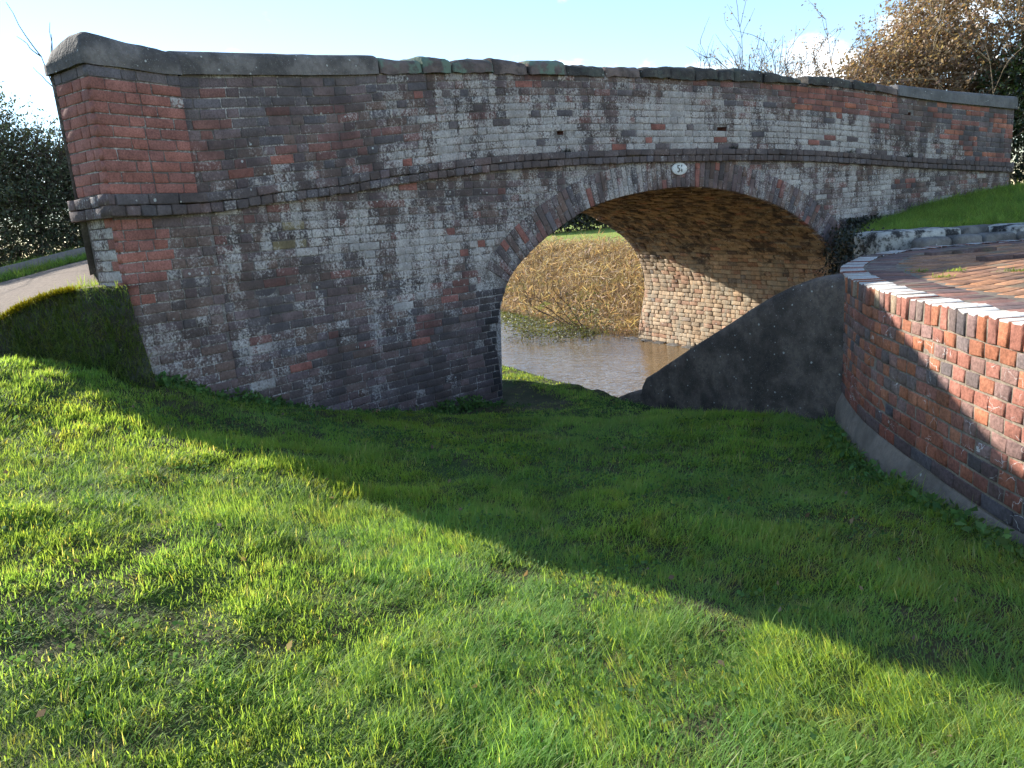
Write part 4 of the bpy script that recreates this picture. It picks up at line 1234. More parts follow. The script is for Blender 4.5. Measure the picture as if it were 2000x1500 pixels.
# ---------------------------------------------------------------- vegetation helpers
def blades(base, L, W, az, lean, curl, colA, colB, segs=3, mat=None, name='grass', jitcol=.15):
    """base (n,3); each blade a tapering bent strip"""
    n = len(base)
    d = np.stack([np.cos(az), np.sin(az), np.zeros(n)], 1); side = np.stack([-np.sin(az), np.cos(az), np.zeros(n)], 1)
    pts = []; p = base.copy(); ang = lean.copy()
    for k in range(segs + 1):
        w = W * (1 - (k / segs) ** 1.6) * 0.5
        if k < segs: pts += [p - side * w[:, None], p + side * w[:, None]]
        else: pts += [p]
        st = (L / segs)[:, None]
        p = p + st * (np.sin(ang)[:, None] * d + np.cos(ang)[:, None] * np.array([0, 0, 1.0]))
        ang = ang + curl
    m = 2 * segs + 1
    V = np.stack(pts, 1)
    F4 = np.array([[2 * k, 2 * k + 1, 2 * k + 3, 2 * k + 2] for k in range(segs - 1)]).reshape(-1, 4)
    F3 = np.array([[2 * segs - 2, 2 * segs - 1, 2 * segs]])
    off = (np.arange(n) * m)[:, None, None]
    br = 1 + rng.uniform(-jitcol, jitcol, n)
    C = np.ones((n, m, 4))
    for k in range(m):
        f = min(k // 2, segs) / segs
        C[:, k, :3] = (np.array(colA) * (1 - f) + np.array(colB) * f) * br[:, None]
    Fs = [x for x in ((F4[None] + off).reshape(-1, 4), (F3[None] + off).reshape(-1, 3)) if len(x)]
    return mesh_np(name, V.reshape(-1, 3), Fs, C.reshape(-1, 4), [mat] if mat else [])

def instancer(name, pts, rot, scl, idx, coll):
    me = bpy.data.meshes.new(name)
    n = len(pts)
    me.vertices.add(n); me.vertices.foreach_set('co', np.asarray(pts, np.float32).ravel())
    a = me.attributes.new('rot', 'FLOAT_VECTOR', 'POINT'); a.data.foreach_set('vector', np.asarray(rot, np.float32).ravel())
    a = me.attributes.new('scl', 'FLOAT', 'POINT'); a.data.foreach_set('value', np.asarray(scl, np.float32))
    a = me.attributes.new('idx', 'INT', 'POINT'); a.data.foreach_set('value', np.asarray(idx, np.int32))
    o = bpy.data.objects.new(name, me); COL.objects.link(o)
    ng = bpy.data.node_groups.new(name + '_scatter', 'GeometryNodeTree')
    ng.interface.new_socket('Geometry', in_out='INPUT', socket_type='NodeSocketGeometry')
    ng.interface.new_socket('Geometry', in_out='OUTPUT', socket_type='NodeSocketGeometry')
    N = ng.nodes
    gi, go = N.new('NodeGroupInput'), N.new('NodeGroupOutput')
    ci = N.new('GeometryNodeCollectionInfo'); ci.inputs['Collection'].default_value = coll
    ci.inputs['Separate Children'].default_value = True; ci.inputs['Reset Children'].default_value = True
    ip = N.new('GeometryNodeInstanceOnPoints'); ip.inputs['Pick Instance'].default_value = True
    def attr(nm, ty):
        x = N.new('GeometryNodeInputNamedAttribute'); x.data_type = ty; x.inputs['Name'].default_value = nm; return x.outputs['Attribute']
    ng.links.new(gi.outputs[0], ip.inputs['Points']); ng.links.new(ci.outputs[0], ip.inputs['Instance'])
    ng.links.new(attr('idx', 'INT'), ip.inputs['Instance Index']); ng.links.new(attr('rot', 'FLOAT_VECTOR'), ip.inputs['Rotation'])
    ng.links.new(attr('scl', 'FLOAT'), ip.inputs['Scale']); ng.links.new(ip.outputs[0], go.inputs[0])
    md = o.modifiers.new('scatter', 'NODES'); md.node_group = ng
    return o

def tuft_collection(name, kinds, mat):
    c = bpy.data.collections.new(name)
    for i, (nb, L0, L1, spread, lean0, lean1, ca, cb, W0, W1) in enumerate(kinds):
        base = np.c_[rng.normal(0, spread, (nb, 2)), np.full(nb, -0.012)]
        L = rng.uniform(L0, L1, nb)
        me = blades(base, L, rng.uniform(W0, W1, nb), rng.uniform(0, 2 * math.pi, nb), np.abs(rng.normal(lean0, lean1, nb)), rng.uniform(.05, .45, nb), ca, cb, 3, mat, name + '_tuft%02d' % i)
        c.objects.link(bpy.data.objects.new('%s_tuft%02d' % (name, i), me))
    return c

def in_view(P, margin=1.25):
    v = P - EYE
    w = v @ fw
    x = np.abs(v @ rx) / np.maximum(w, .01); y = v @ ry / np.maximum(w, .01)
    return (w > .3) & (x < .715 * margin) & (y > -.536 * margin - .1)

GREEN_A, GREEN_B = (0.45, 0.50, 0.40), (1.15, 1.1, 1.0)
kinds = []
for i in range(7): kinds.append((9, .045, .085, .016, .45, .25, GREEN_A, GREEN_B, .0026, .0042))
for i in range(4): kinds.append((8, .07, .13, .015, .40, .25, GREEN_A, GREEN_B, .0028, .0048))
kinds.append((7, .05, .09, .02, .8, .3, (1.2, .8, .7), (2.0, 1.35, 1.6), .0028, .0045))       # straw
kinds.append((5, .05, .11, .02, .6, .3, (.7, .6, .5), (1.8, 1.25, 1.0), .003, .005))           # yellowing
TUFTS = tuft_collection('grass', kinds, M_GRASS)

def scatter_ground():
    meshes = []
    rl_x, rl_y = nr_[::-1, 0], nr_[::-1, 1]
    for d0, d1, dens, per, segs, wid in ((0.8, 2.6, 2600, 11, 3, .0036), (2.6, 4.2, 2100, 11, 2, .0042), (4.2, 6.5, 1300, 9, 2, .0056), (6.5, 11.0, 750, 8, 2, .0075)):
        n = int(17.0 * 15.0 * dens)
        x = rng.uniform(-9, 8, n); y = rng.uniform(0, 15, n)
        d = np.hypot(x, y); k = (d > d0) & (d <= d1)
        P = np.c_[x[k], y[k], np.full(k.sum(), .1)]
        P = P[in_view(P)]
        a, b = to_ab(P)
        P = P[(a < -0.04) & (b < 8)]
        a, b = to_ab(P)
        dw, sw = WALL.near(P[:, :2]); dr, _ = RIM.near(P[:, :2])
        keep = (dw > .04) | ((a > -.93) & (b > .5)) | (sw < PS)
        keep &= dr > .06
        keep &= ~((P[:, 0] < -2.72) & (P[:, 1] > np.interp(P[:, 0], rl_x, rl_y) - .12))
        P = P[keep]; a, b = to_ab(P); dw, dr = dw[keep], dr[keep]
        # thin and short on the trodden towpath and on the muddy corner at the camera's left
        worn = .60 * np.exp(-((P[:, 0] + 1.62) / .34) ** 2 - ((P[:, 1] - 1.75) / .50) ** 2)
        worn = np.maximum(worn, np.where(b > -.1, np.clip((-.38 - a) / .25, 0, 1) * np.clip((b + .1) / .5, 0, 1), 0))
        worn = worn + .7 * np.clip(vnoise(P[:, :2], 2.6, 21, 3) - .42, 0, 1)
        pr = np.clip(1 - .9 * np.clip(worn * 1.15 + vnoise(P[:, :2], 7, 5, 2) * .35 * (worn > .08), 0, 1), .06, 1)
        k = rng.random(len(P)) < pr
        P, worn, a, b, dw, dr = P[k], worn[k], a[k], b[k], dw[k], dr[k]
        P[:, 2] = ground_z(P[:, :2])
        hn = vnoise(P[:, :2], 2.2, 31, 3); h2 = vnoise(P[:, :2], 6.0, 33, 2)
        scl = np.clip((1.0 + .40 * hn + .45 * h2) * np.clip(1 - .5 * worn, .4, 1), .35, 2.0)
        scl *= np.where(b > -1.0, .8, 1.0) * (1 + .7 * np.exp(-(dr / .12) ** 2) + .35 * np.exp(-(dw / .12) ** 2))
        # combed direction: tussocks lie different ways
        daz = vnoise(P[:, :2], 1.5, 41, 2) * 3.0 + .3
        lean = .62 + .40 * vnoise(P[:, :2], 3.0, 43, 2)
        tone = 1.06 + .22 * vnoise(P[:, :2], 3.2, 47, 3); yel = np.clip(vnoise(P[:, :2], 1.3, 51, 3) + .2, 0, 1)
        m = len(P); N_ = m * per
        rep = lambda v: np.repeat(v, per, 0)
        base = rep(P) + np.c_[rng.normal(0, .020, (N_, 2)), np.full(N_, -.012)]
        L = rng.uniform(.026, .066, N_) * rep(scl) * np.where(rng.random(N_) < .04, 1.7, 1.0)
        az = np.where(rng.random(N_) < .62, rep(daz) + rng.normal(0, .7, N_), rng.uniform(0, 6.28, N_))
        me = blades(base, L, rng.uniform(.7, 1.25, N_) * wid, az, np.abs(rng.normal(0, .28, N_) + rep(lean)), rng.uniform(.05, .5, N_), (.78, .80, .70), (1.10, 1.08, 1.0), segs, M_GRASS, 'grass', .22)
        at = me.attributes['Col']; nv = len(me.vertices)
        c = np.empty(nv * 4, np.float32); at.data.foreach_get('color', c); c = c.reshape(N_, -1, 4)
        kind = rng.random(N_)
        mul = np.ones((N_, 3)) * rep(tone)[:, None]
        mul[:, 0] *= 1 + .08 * rep(yel); mul[:, 2] *= 1 - .1 * rep(yel)
        straw = kind < .03 + .12 * np.clip(rep(worn), 0, 1)
        mul[straw] *= np.array([2.1, 1.35, 2.6]); mul[kind > .985] *= np.array([1.8, 1.25, .9])
        c[..., :3] *= mul[:, None]
        at.data.foreach_set('color', c.ravel())
        meshes.append(me)
    # one object
    import bmesh
    Vs, F3s, F4s, Cs, o0 = [], [], [], [], 0
    for me in meshes:
        nv = len(me.vertices); v = np.empty(nv * 3, np.float32); me.vertices.foreach_get('co', v); Vs.append(v.reshape(-1, 3))
        c = np.empty(nv * 4, np.float32); me.attributes['Col'].data.foreach_get('color', c); Cs.append(c.reshape(-1, 4))
        li = np.empty(len(me.loops), np.int32); me.loops.foreach_get('vertex_index', li)
        lt = np.empty(len(me.polygons), np.int32); me.polygons.foreach_get('loop_total', lt)
        ls = np.empty(len(me.polygons), np.int32); me.polygons.foreach_get('loop_start', ls)
        F4s.append(li[ls[lt == 4][:, None] + np.arange(4)] + o0); F3s.append(li[ls[lt == 3][:, None] + np.arange(3)] + o0)
        o0 += nv
        bpy.data.meshes.remove(me)
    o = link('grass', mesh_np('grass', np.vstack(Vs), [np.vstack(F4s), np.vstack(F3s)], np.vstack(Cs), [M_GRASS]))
    tag(o, 'short green grass sloping down to the bridge, half in shadow', 'grass', kind='stuff')
    print('grass verts', o0)
scatter_ground()

# grass on the right bank, on the verge and along the road edge
def scatter_patch(name, label, G, dens, s0, s1, mask=None):
    nu, nv = G.shape[:2]; pts = []
    for i in range(nu - 1):
        for j in range(nv - 1):
            q = G[i, j], G[i + 1, j], G[i, j + 1], G[i + 1, j + 1]
            ar = np.linalg.norm(np.cross(q[1] - q[0], q[2] - q[0]))
            n = rng.poisson(ar * dens)
            u, v = rng.random((2, n, 1))
            pts.append(q[0] * (1 - u) * (1 - v) + q[1] * u * (1 - v) + q[2] * (1 - u) * v + q[3] * u * v)
    P = np.vstack(pts); P = P[in_view(P, 1.2)]
    if mask is not None: P = P[mask(P)]
    n = len(P)
    o = instancer(name, P, np.c_[rng.normal(0, .3, (n, 2)), rng.uniform(0, 6.28, n)], rng.uniform(s0, s1, n), rng.integers(0, 11, n), TUFTS)
    tag(o, label, 'grass', kind='stuff')
scatter_patch('bank_grass', 'dark green grass on the bank right of the arch', BANK_P, 1000, .5, 1.5)
scatter_patch('verge_grass', 'sunlit grass verge on the far side of the gravel road', VG, 420, 1.0, 1.9)

# thin grass and dead stalks on the face of the retaining bank
fpnt = []
for k in range(26000):
    i, j = random.randrange(0, len(BANKFACE) - 16), random.randrange(1, 9)
    f, g = random.random(), random.random()
    q = BANKFACE[i, j] * (1 - f) * (1 - g) + BANKFACE[i + 1, j] * f * (1 - g) + BANKFACE[i, j + 1] * (1 - f) * g + BANKFACE[i + 1, j + 1] * f * g
    if random.random() < .35 + .65 * (j / 8) ** 1.3: fpnt.append(q)
fpnt = np.array(fpnt); fpnt = fpnt[rng.random(len(fpnt)) < .85 + .5 * vnoise(fpnt, 5, 4)]; n = len(fpnt)
me = blades(fpnt, rng.uniform(.03, .12, n), rng.uniform(.003, .006, n), rng.normal(-1.4, .9, n), np.abs(rng.normal(.9, .5, n)), rng.uniform(.1, .7, n), (.40, .36, .34), (.85, .70, .72), 3, M_GRASS, 'bank_tufts', .4)
tag(link('bank_tufts', me), 'thin grass on the shaded face of the retaining bank', 'grass', kind='stuff')

# moss along the top of the retaining bank
mp = []
for k in range(9000):
    i = random.randrange(0, len(nr_) - 1); f = random.random()
    p = nr_[i] * (1 - f) + nr_[i + 1] * f
    if p[0] < -4.6 or p[0] > -3.02: continue
    mp.append(p + np.array([random.gauss(0, .02), random.uniform(-.10, .07), random.uniform(0.0, .02)]))
mp = np.array(mp); n = len(mp)
me = blades(mp, rng.uniform(.015, .04, n), rng.uniform(.006, .011, n), rng.uniform(0, 6.28, n), np.abs(rng.normal(.6, .4, n)), rng.uniform(0, .5, n), (.6, .6, .6), (1.2, 1.2, 1.0), 2, M_MOSS, 'moss')
tag(link('moss', me), 'bright yellow moss along the road edge beside the pier', 'moss', kind='stuff')

# ---------------------------------------------------------------- shrubs, hedges, trees
def tubes(name, S, mat, sides=5):
    """S: list of (p0, p1, r0, r1)"""
    p0 = np.array([s[0] for s in S]); p1 = np.array([s[1] for s in S]); r0_ = np.array([s[2] for s in S]); r1_ = np.array([s[3] for s in S])
    d = p1 - p0; d /= np.maximum(np.linalg.norm(d, axis=1, keepdims=True), 1e-6)
    ref = np.where(np.abs(d[:, 2:3]) > .9, np.array([[1.0, 0, 0]]), np.array([[0, 0, 1.0]]))
    u = np.cross(d, ref); u /= np.linalg.norm(u, axis=1, keepdims=True); v = np.cross(d, u)
    n = len(S); V = np.zeros((n, 2 * sides, 3))
    for k in range(sides):
        a = 2 * math.pi * k / sides
        o_ = u * math.cos(a) + v * math.sin(a)
        V[:, k] = p0 + o_ * r0_[:, None]; V[:, sides + k] = p1 + o_ * r1_[:, None]
    f = np.array([[k, (k + 1) % sides, sides + (k + 1) % sides, sides + k] for k in range(sides)])
    F = (f[None] + (np.arange(n) * 2 * sides)[:, None, None]).reshape(-1, 4)
    return mesh_np(name, V.reshape(-1, 3), F, None, [mat], True)

def leaves_mesh(name, P, size, mat, droop=None, flat=.5, jit=.3, aspect=.5):
    n = len(P)
    d = rng.normal(0, 1, (n, 3))
    if droop is not None: d = d * flat + np.asarray(droop)
    d /= np.linalg.norm(d, axis=1, keepdims=True)
    u = np.cross(d, rng.normal(0, 1, (n, 3))); u /= np.linalg.norm(u, axis=1, keepdims=True)
    w = np.cross(d, u)
    s = (size * rng.uniform(.6, 1.3, n))[:, None]
    V = np.stack([P, P + d * s * .45 + u * s * aspect * .5 + w * s * .10, P + d * s, P + d * s * .45 - u * s * aspect * .5 + w * s * .10], 1)
    F = (np.array([[0, 1, 2, 3]])[None] + (np.arange(n) * 4)[:, None, None]).reshape(-1, 4)
    C = np.ones((n, 4)); C[:, :3] = (1 + rng.uniform(-jit, jit, (n, 1))) * (1 + rng.uniform(-.1, .1, (n, 3)))
    return mesh_np(name, V.reshape(-1, 3), F, np.repeat(C, 4, 0), [mat])

def grow(p, d, L, r, lev, S, tips, wig=.18, kids=(3, 5), ratio=.58, up=.05, angle=.75, nseg=5):
    p = np.array(p, float); d = np.array(d, float); d /= np.linalg.norm(d)
    nk = random.randint(*kids) if lev > 0 else 0
    at = sorted(random.uniform(.25, 1) for _ in range(nk))
    for k in range(nseg):
        e = p + d * L / nseg
        f0, f1 = k / nseg, (k + 1) / nseg
        S.append((p, e, r * (1 - .65 * f0), r * (1 - .65 * f1)))
        while at and at[0] <= f1:
            at.pop(0)
            ax = np.random.default_rng(random.randrange(1 << 30)).normal(0, 1, 3); ax -= d * (ax @ d); ax /= np.linalg.norm(ax)
            cd = d * math.cos(angle) + ax * math.sin(angle * random.uniform(.6, 1.2))
            grow(e, cd, L * ratio * random.uniform(.7, 1.2), r * .55, lev - 1, S, tips, wig, kids, ratio, up, angle, nseg)
        if lev == 0: tips.append((e, d.copy()))
        p = e
        d = d + np.array([random.gauss(0, wig), random.gauss(0, wig), random.gauss(0, wig) + up]); d /= np.linalg.norm(d)

def crown_twigs(c, rad, n, length, drift, inner=.55, seed=0, lump=.28):
    """twigs through the outer volume of an uneven crown"""
    out = []
    u = rng.normal(0, 1, (n, 3)); u /= np.linalg.norm(u, axis=1, keepdims=True)
    r = (inner + (1 - inner) * rng.random(n) ** .6) * (1 + lump * vnoise(u * 1.0, 1.9, seed, 3))
    P = np.asarray(c) + u * r[:, None] * np.asarray(rad)
    d = u * .6 + np.asarray(drift) + rng.normal(0, .45, (n, 3)); d /= np.linalg.norm(d, axis=1, keepdims=True)
    return P, d, length * rng.uniform(.5, 1.3, n)

def leafy(name, label, cat, base, crowns, ntwig, per, length, leaf, mat, twigmat, drift, trunks, group=None, droop=None, barkmat=None, twigr=.004, lev=2):
    root = empty(name, base)
    tag(root, label, cat, group)
    S, tips = [], []
    for (p, d, L, r) in trunks: grow(p, d, L, r, lev, S, tips, wig=.16, ratio=.6)
    link('trunk', tubes('trunk', S, barkmat or M_BARK), root)
    TS, LP = [], []
    for ci, (c, rad, share) in enumerate(crowns):
        P, d, L = crown_twigs(c, rad, int(ntwig * share), length, drift, seed=ci + len(name))
        for k in range(len(P)):
            e1 = P[k] + d[k] * L[k] * .5; e2 = e1 + (d[k] + np.array([0, 0, -.25])) * L[k] * .5
            TS += [(P[k], e1, twigr, twigr * .8), (e1, e2, twigr * .8, twigr * .4)]
        t = rng.random((len(P), per, 1)) 
        sag = np.zeros((len(P), per, 3)); sag[..., 2] = -.12 * L[:, None] * t[..., 0] ** 2
        LP.append((P[:, None] + d[:, None] * L[:, None, None] * t + sag + rng.normal(0, leaf * .55, (len(P), per, 3))).reshape(-1, 3))
    link('twigs', tubes('twigs', TS, twigmat, 3), root)
    link('crown', leaves_mesh('crown', np.vstack(LP), leaf, mat, droop), root)
    return root

# low broad-leaved weeds among the grass, fallen leaves, weeds along the wall foot
def ground_extras():
    n = 45000
    P = np.c_[rng.uniform(-4.5, 3.5, n), rng.uniform(.9, 7.5, n), np.full(n, .1)]
    P = P[in_view(P)]
    a, b = to_ab(P); dw, sw = WALL.near(P[:, :2]); dr, _ = RIM.near(P[:, :2])
    ok = (a < -.1) & ((dw > .05) | (sw < PS)) & (dr > .08) & ~((P[:, 0] < -2.72) & (P[:, 1] > np.interp(P[:, 0], nr_[::-1, 0], nr_[::-1, 1]) - .15))
    cl = vnoise(P[:, :2], 1.9, 61, 3)
    ok &= cl > .20
    P = P[ok]; P[:, 2] = ground_z(P[:, :2]) + rng.uniform(.015, .04, len(P))
    me = leaves_mesh('ground_weeds', P, .019, M_WEEDLEAF, (0, 0, .25), .9, .3, .9)
    tag(link('ground_weeds', me), 'patches of low clover and small broad-leaved weeds in the grass', 'weeds', kind='stuff')
    # foot of the wall and of the platform
    s_ = rng.uniform(.15, 3.75, 2600); off = np.abs(rng.normal(.03, .05, 2600))
    p = WALL.pt(s_, 0, .03 + off); p[:, 2] = ground_z(p[:, :2]) + rng.uniform(0, .11, 2600) * np.clip(1 - off * 5, .2, 1) * (1 + vnoise(np.c_[s_, s_], 2.2, 3, 2))
    u_ = rng.uniform(5.0, RIM.L, 1100); o2 = np.abs(rng.normal(.06, .03, 1100))
    q = RIM.pt(u_, 0, .06 + o2); q[:, 2] = ground_z(q[:, :2]) + rng.uniform(0, .07, 1100)
    me = leaves_mesh('foot_weeds', np.vstack([p, q]), .045, M_WEEDLEAF, (0, -.1, .3), .8, .35, .6)
    tag(link('foot_weeds', me), 'straggling weeds along the foot of the bridge and platform', 'weeds', kind='stuff')
    x = rng.uniform(-2.5, 2.0, 90); y = rng.uniform(1.2, 5.5, 90)
    L_ = np.c_[x, y, ground_z(np.c_[x, y]) + .035]
    dr, _ = RIM.near(L_[:, :2]); L_ = L_[(dr > .1) & (to_ab(L_)[0] < -.1)]
    me = leaves_mesh('fallen_leaves', L_, .030, M_BROWNLEAF, (0, 0, .1), .9, .4, .6)
    tag(link('fallen_leaves', me), 'small brown fallen leaves scattered in the grass', 'leaves', kind='stuff')
ground_extras()

# brown-leaved thicket behind the right end of the bridge, an evergreen beside it
leafy('brown_shrub', 'tall thicket of brown dead leaves behind the right half of the parapet', 'shrub', (10.3, 17.5, 1.2),
      [((9.9, 17.6, 3.6), (1.9, 1.5, 1.5), .42), ((11.6, 17.6, 4.9), (2.3, 1.8, 2.2), .48), ((8.4, 17.4, 3.0), (.9, .9, .9), .10)],
      4600, 14, .70, .095, M_BROWNLEAF, M_STEM, (-.35, 0, -.05),
      [((10.0 + k * .5, 17.4, 1.2), (random.uniform(-.5, .3), random.uniform(-.2, .2), 1), random.uniform(2.5, 4), .045) for k in range(6)], droop=(-.25, 0, -.45), barkmat=M_STEM, twigr=.006)
leafy('evergreen_shrub', 'dark evergreen shrub beside the right end of the bridge', 'shrub', (12.0, 15.8, 1.4),
      [((11.9, 15.6, 2.9), (1.7, 1.5, 1.6), .55), ((13.4, 16.0, 4.0), (1.9, 1.8, 2.2),   .45), ], 2800, 15, .5, .085, M_GREENLEAF, M_TWIG, (0, 0, .1),
      [((12 + k * .4, 15.8, 1.3), (random.uniform(-.3, .3), 0, 1), 2.6, .06) for k in range(3)])
# arching stems in front of it
root = empty('bramble', (10.6, 15.0, 1.4)); tag(root, 'pale arching bramble stems in front of the dark evergreen shrub', 'bramble')
S, tips = [], []
for k in range(9):
    grow((10.2 + random.uniform(-.6, 1.2), 15.2, 1.5), (random.uniform(-.9, .9), random.uniform(-.2, .1), 1), random.uniform(1.4, 3.0), .016, 1, S, tips, wig=.10, up=-.06, kids=(1, 3), nseg=9)
link('stems', tubes('stems', S, M_STEM), root)

# thin bare shrubs showing above the middle of the parapet
def bare(name, label, x, y, h, n, lev, leafn, group):
    root = empty(name, (x, y, 1.0)); tag(root, label, 'shrub', group)
    S, tips = [], []
    for k in range(n):
        grow((x + random.uniform(-.35, .35), y + random.uniform(-.3, .3), 1.2), (random.uniform(-.4, .4), random.uniform(-.2, .2), 1), h * random.uniform(.7, 1.05), .021, lev, S, tips, wig=.10, kids=(4, 7), ratio=.42, angle=.6, up=.02, nseg=8)
    link('stems', tubes('stems', S, M_TWIG, 4), root)
    if leafn:
        tp = np.array([t_[0] for t_ in tips]); k = rng.integers(0, len(tp), leafn)
        sel = tp[k] + rng.normal(0, .05, (leafn, 3))
        link('leaves', leaves_mesh('leaves', sel, .055, M_BROWNLEAF, (0, 0, -.3)), root)
bare('bare_shrub', 'leftmost bare twiggy shrub showing above the parapet coping', 4.95, 17.0, 3.2, 6, 1, 0, 'bare shrubs behind the bridge')
bare('bare_shrub', 'bare forked shrub between the leftmost twigs and the leafier shrubs', 5.6, 17.0, 3.6, 7, 2, 90, 'bare shrubs behind the bridge')
bare('bare_shrub', 'shrub with a few clinging leaves in front of the white cloud', 6.5, 17.2, 3.55, 8, 2, 1700, 'bare shrubs behind the bridge')
bare('bare_shrub', 'leafier twiggy shrub touching the brown thicket', 7.4, 17.4, 3.1, 10, 2, 4200, 'bare shrubs behind the bridge')

# hedge on the left behind the road
leafy('hedge', 'dark overgrown hedge behind the gravel road on the left', 'hedge', (-9.8, 14.6, 1.2),
      [((-9.6, 14.8, 2.3), (1.9, 1.2, 1.5), .40), ((-11.2, 14.4, 3.2), (2.0, 1.4, 2.2), .36), ((-8.3, 15.6, 2.3), (1.5, 1.2, 1.25), .24)],
      6500, 14, .70, .070, M_HEDGELEAF, M_TWIG, (.35, -.1, .15),
      [((-9.2 - k * .6, 14.6, 1.2), (random.uniform(-.3, .6), random.uniform(-.2, .2), 1), random.uniform(2, 3.1), .04) for k in range(7)], twigr=.006)
S, tips = [], []
for k in range(20):
    grow((-9.0 - random.uniform(-.3, 2.2), 14.4, 2.6), (random.uniform(-.2, .9), random.uniform(-.3, .3), .9), random.uniform(1.0, 1.9), .010, 1, S, tips, wig=.14, kids=(3, 6), ratio=.5, up=.0, nseg=7)
hd = [o for o in COL.objects if o.name == 'hedge'][0]
link('long_twigs', tubes('long_twigs', S, M_TWIG, 3), hd)

# ivy over the wing wall right of the arch
P = []
for k in range(9000):
    f = random.random(); z = random.uniform(.1, 1.16)
    p = J * (1 - f) + K * f
    P.append((p[0] - .08 + random.gauss(0, .12), p[1] - .05 + random.gauss(0, .12), z + random.gauss(0, .06)))
for k in range(1500):
    s = random.uniform(9.62, 10.35); P.append(tuple(WALL.pt(s, random.uniform(.7, 1.30) , .06 + random.uniform(0, .08))))
iv = empty('ivy', (*((J + K) / 2), 0.2)); tag(iv, 'dark ivy and trailing stems hanging beside the right foot of the arch', 'ivy')
link('foliage', leaves_mesh('foliage', np.array(P), .050, M_IVY, (0, -.2, -.5)), iv)
S, tips = [], []
for k in range(16):
    f = random.random(); p = J * (1 - f) + K * f
    grow((p[0], p[1] - .1, 1.05), (random.uniform(-.6, .2), random.uniform(-.5, .1), -.3), random.uniform(.5, 1.0), .006, 1, S, tips, up=-.08, kids=(1, 3))
link('stems', tubes('stems', S, M_TWIG, 4), iv)

# ---------------------------------------------------------------- reeds, water weed and bramble beyond the bridge
n = 42000
a = 4.75 + rng.random(n) ** 1.1 * 6.3; b = 6.1 + rng.random(n) * 22
be = .11 * np.clip(b - 6, 0, 9); a = a + be
z = bank_z(a, b)
tall = np.clip((a - 4.6 - be) / 2.0, 0.35, 1)
gust = vnoise(np.c_[a, b], .9, 12, 2)
L = rng.uniform(.30, .75, n) * tall * (1 + .4 * gust)
P = np.c_[E0 + a[:, None] * TA + b[:, None] * NB, np.maximum(z, -1.02) + rng.random(n) * .18 * tall]
me = blades(P, L, rng.uniform(.010, .020, n), rng.uniform(0, 6.28, n) + gust * 2, np.abs(rng.normal(1.25, .45, n)), rng.uniform(-.5, .6, n), (.62, .55, .5), (1.25, 1.18, 1.15), 3, M_REED, 'reeds', .5)
tag(link('reeds', me), 'dead tan and orange reeds covering the far bank beyond the arch', 'reeds', kind='stuff')
n = 26000
a = 4.85 + rng.random(n) * 6.0; b = 6.1 + rng.random(n) * 22; be = .11 * np.clip(b - 6, 0, 9); a = a + be
z = np.maximum(bank_z(a, b), -1.0) + rng.random(n) ** .7 * .55 * np.clip((a - 4.6 - be) / 1.8, .2, 1) * (1 + .5 * vnoise(np.c_[a, b], 1.1, 12, 2))
tg = leaves_mesh('reed_tangle', np.c_[E0 + a[:, None] * TA + b[:, None] * NB, z], .30, M_REED, (.3, -.1, -.35), .75, .5, .075)
tag(link('reed_tangle', tg), 'collapsed straw-coloured reed leaves tangled over the far bank', 'reeds', kind='stuff')
tag(link('reed_bed', mesh_np('reed_bed', (lambda A, B: np.concatenate([ab(A, B), (bank_z(A, B) + .04 + .06 * vnoise(ab(A, B), 2, 2))[..., None]], -1))(*np.meshgrid(np.linspace(4.3, 11.5, 30), np.linspace(6.0, 28, 40), indexing='ij')).reshape(-1, 3), grid_faces(30, 40), None, [M_REEDBED], True)), kind='structure')
n = 4200
b = 6.8 + rng.random(n) * 13; w = rng.random(n) ** .8
e0 = 4.95 + .11 * np.clip(b - 6, 0, 9)
a = e0 - (1 - w) * np.interp(b, [6.8, 8, 9.5, 12, 16, 20], [.7, 1.5, 1.3, 1.0, .8, .6]) + rng.normal(0, .08, n)
P = np.c_[E0 + a[:, None] * TA + b[:, None] * NB, np.full(n, WATER_Z + .008) + rng.random(n) * .018]
tag(link('water_weed', leaves_mesh('water_weed', P * 1.0, .075, M_WEED, (.3, .3, 0.0), np.array([.9, .9, .12]), .4, .5)), 'pale green weed floating on the canal in front of the reeds', 'water weed', kind='stuff')
leafy('bank_bramble', 'straggling bramble with yellow-green leaves hanging over the water by the far abutment', 'bramble', tuple(np.r_[ab(4.6, 7.2), -1.0]),
      [(tuple(np.r_[ab(4.45, 6.7), -.70]), (.45, .6, .32), .5), (tuple(np.r_[ab(3.9, 7.6), -.86]), (.7, .9, .14), .5)], 260, 6, .6, .055, M_WEED, M_TWIG, (-.5, -.1, .0),
      [(tuple(np.r_[ab(4.7, 7.1 + .3 * k), -.9]), (-.8, random.uniform(-.4, .5), .6), 1.2, .014) for k in range(4)], barkmat=M_TWIG, lev=1)

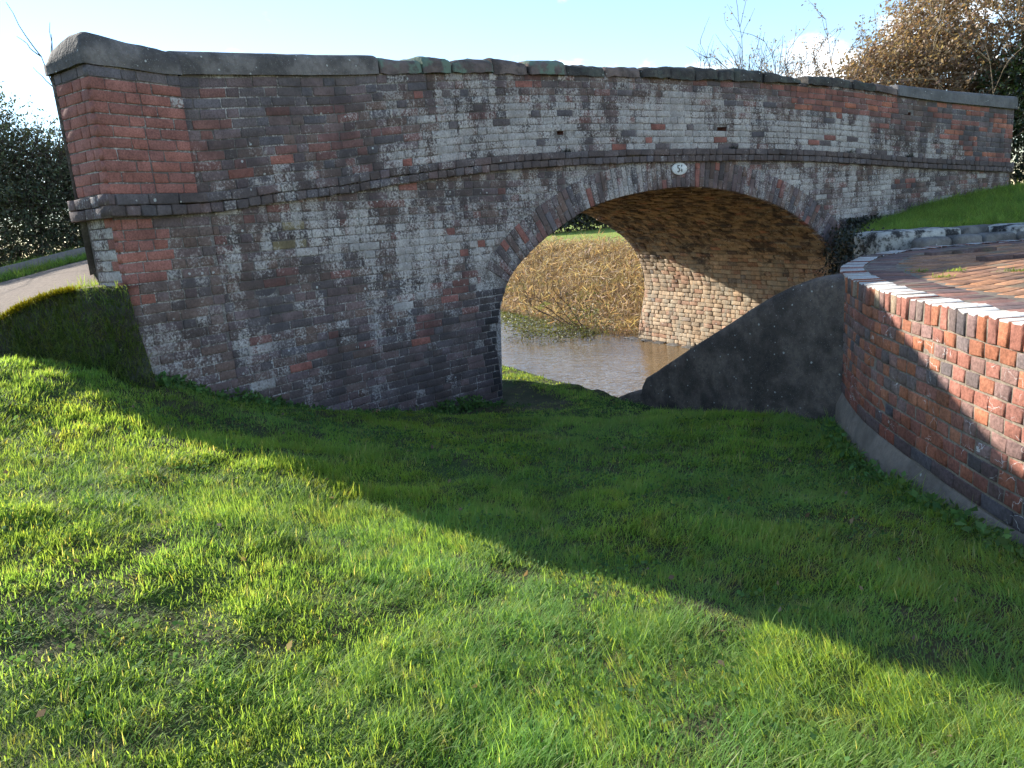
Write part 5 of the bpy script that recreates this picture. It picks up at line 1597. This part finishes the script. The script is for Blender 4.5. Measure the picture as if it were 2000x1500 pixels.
# far wood at the edge of the field
LP = []
for a_, b_, h in ((27, 49, 5.5), (31, 50, 6.2), (35, 51, 5.6), (39, 52, 6.4), (43, 53, 6.0), (47, 54, 5.6)):
    c = ab(a_, b_); z0 = float(bank_z(np.array(a_), np.array(b_)))
    Pc, d, L = crown_twigs((c[0], c[1], z0 + h * .5), (3.6, 2.5, h * .55), 900, 1.5, (0, 0, .5), inner=.2, seed=a_)
    LP.append((Pc[:, None] + d[:, None] * L[:, None, None] * rng.random((900, 6, 1))).reshape(-1, 3))
tag(link('far_wood', leaves_mesh('far_wood', np.vstack(LP), .45, M_FARTREE)), 'dark leafless wood beyond the bright field, seen through the arch', 'wood', kind='stuff')

# small plants: weeds in the paving joints, tufts on the coping and below the moss
def tuft_thing(name, label, p, n, L, sp, mat=M_GRASS, group=None, lean=.5):
    base = np.c_[rng.normal(0, sp, (n, 2)), np.zeros(n)]
    me = blades(base, rng.uniform(.5, 1, n) * L, rng.uniform(.003, .006, n), rng.uniform(0, 6.28, n), np.abs(rng.normal(lean, .3, n)), rng.uniform(.05, .4, n), (.6, .6, .5), (1.4, 1.25, 1.0), 3, mat, name)
    o = bpy.data.objects.new(name, me); o.location = p; COL.objects.link(o)
    tag(o, label, 'weed', group)
for p, lab in (((2.93, 5.05, PTOP), 'small weed tuft in the paving nearest the shadow edge'), ((3.10, 4.92, PTOP), 'small weed tuft in the middle of the sunlit paving'), ((2.83, 4.62, PTOP), 'flat weed tuft in the paving close to the white rim'),
               ((3.32, 4.66, PTOP), 'weed tuft in the paving right of the others, beside the raised brick strip')):
    tuft_thing('weed_tuft', lab, p, 60, .045, .03, group='weeds in the paving', lean=.9)
tuft_thing('coping_grass', 'yellow grass growing in the gap between two dark coping stones', tuple(WALL.pt(8.83, float(cap_bot(8.83)), -.16)), 160, .12, .05, M_MOSS)
tuft_thing('pier_weed', 'leafy green weed at the foot of the pier beside the road', (-3.08, 5.40, 1.33), 130, .14, .07, group=None)
for i, (s_, lab) in enumerate(((4.95, 'small dark tuft on the string course left of the number plate'), (7.55, 'dark tuft on the string course above the arch, right of the plate'), (9.75, 'dark tuft on the string course below the red brick patch'), (11.0, 'largest dark tuft on the string course near the right end'))):
    tuft_thing('wall_tuft', lab, tuple(WALL.pt(s_, float(str_top(s_)) - .005, .035)), 90, .07 + .02 * (i == 3), .035, M_IVY, 'tufts on the string course')
print('OBJECTS', len(COL.objects), 'tris', sum(len(o.data.polygons) for o in COL.objects if o.type == 'MESH') * 2)
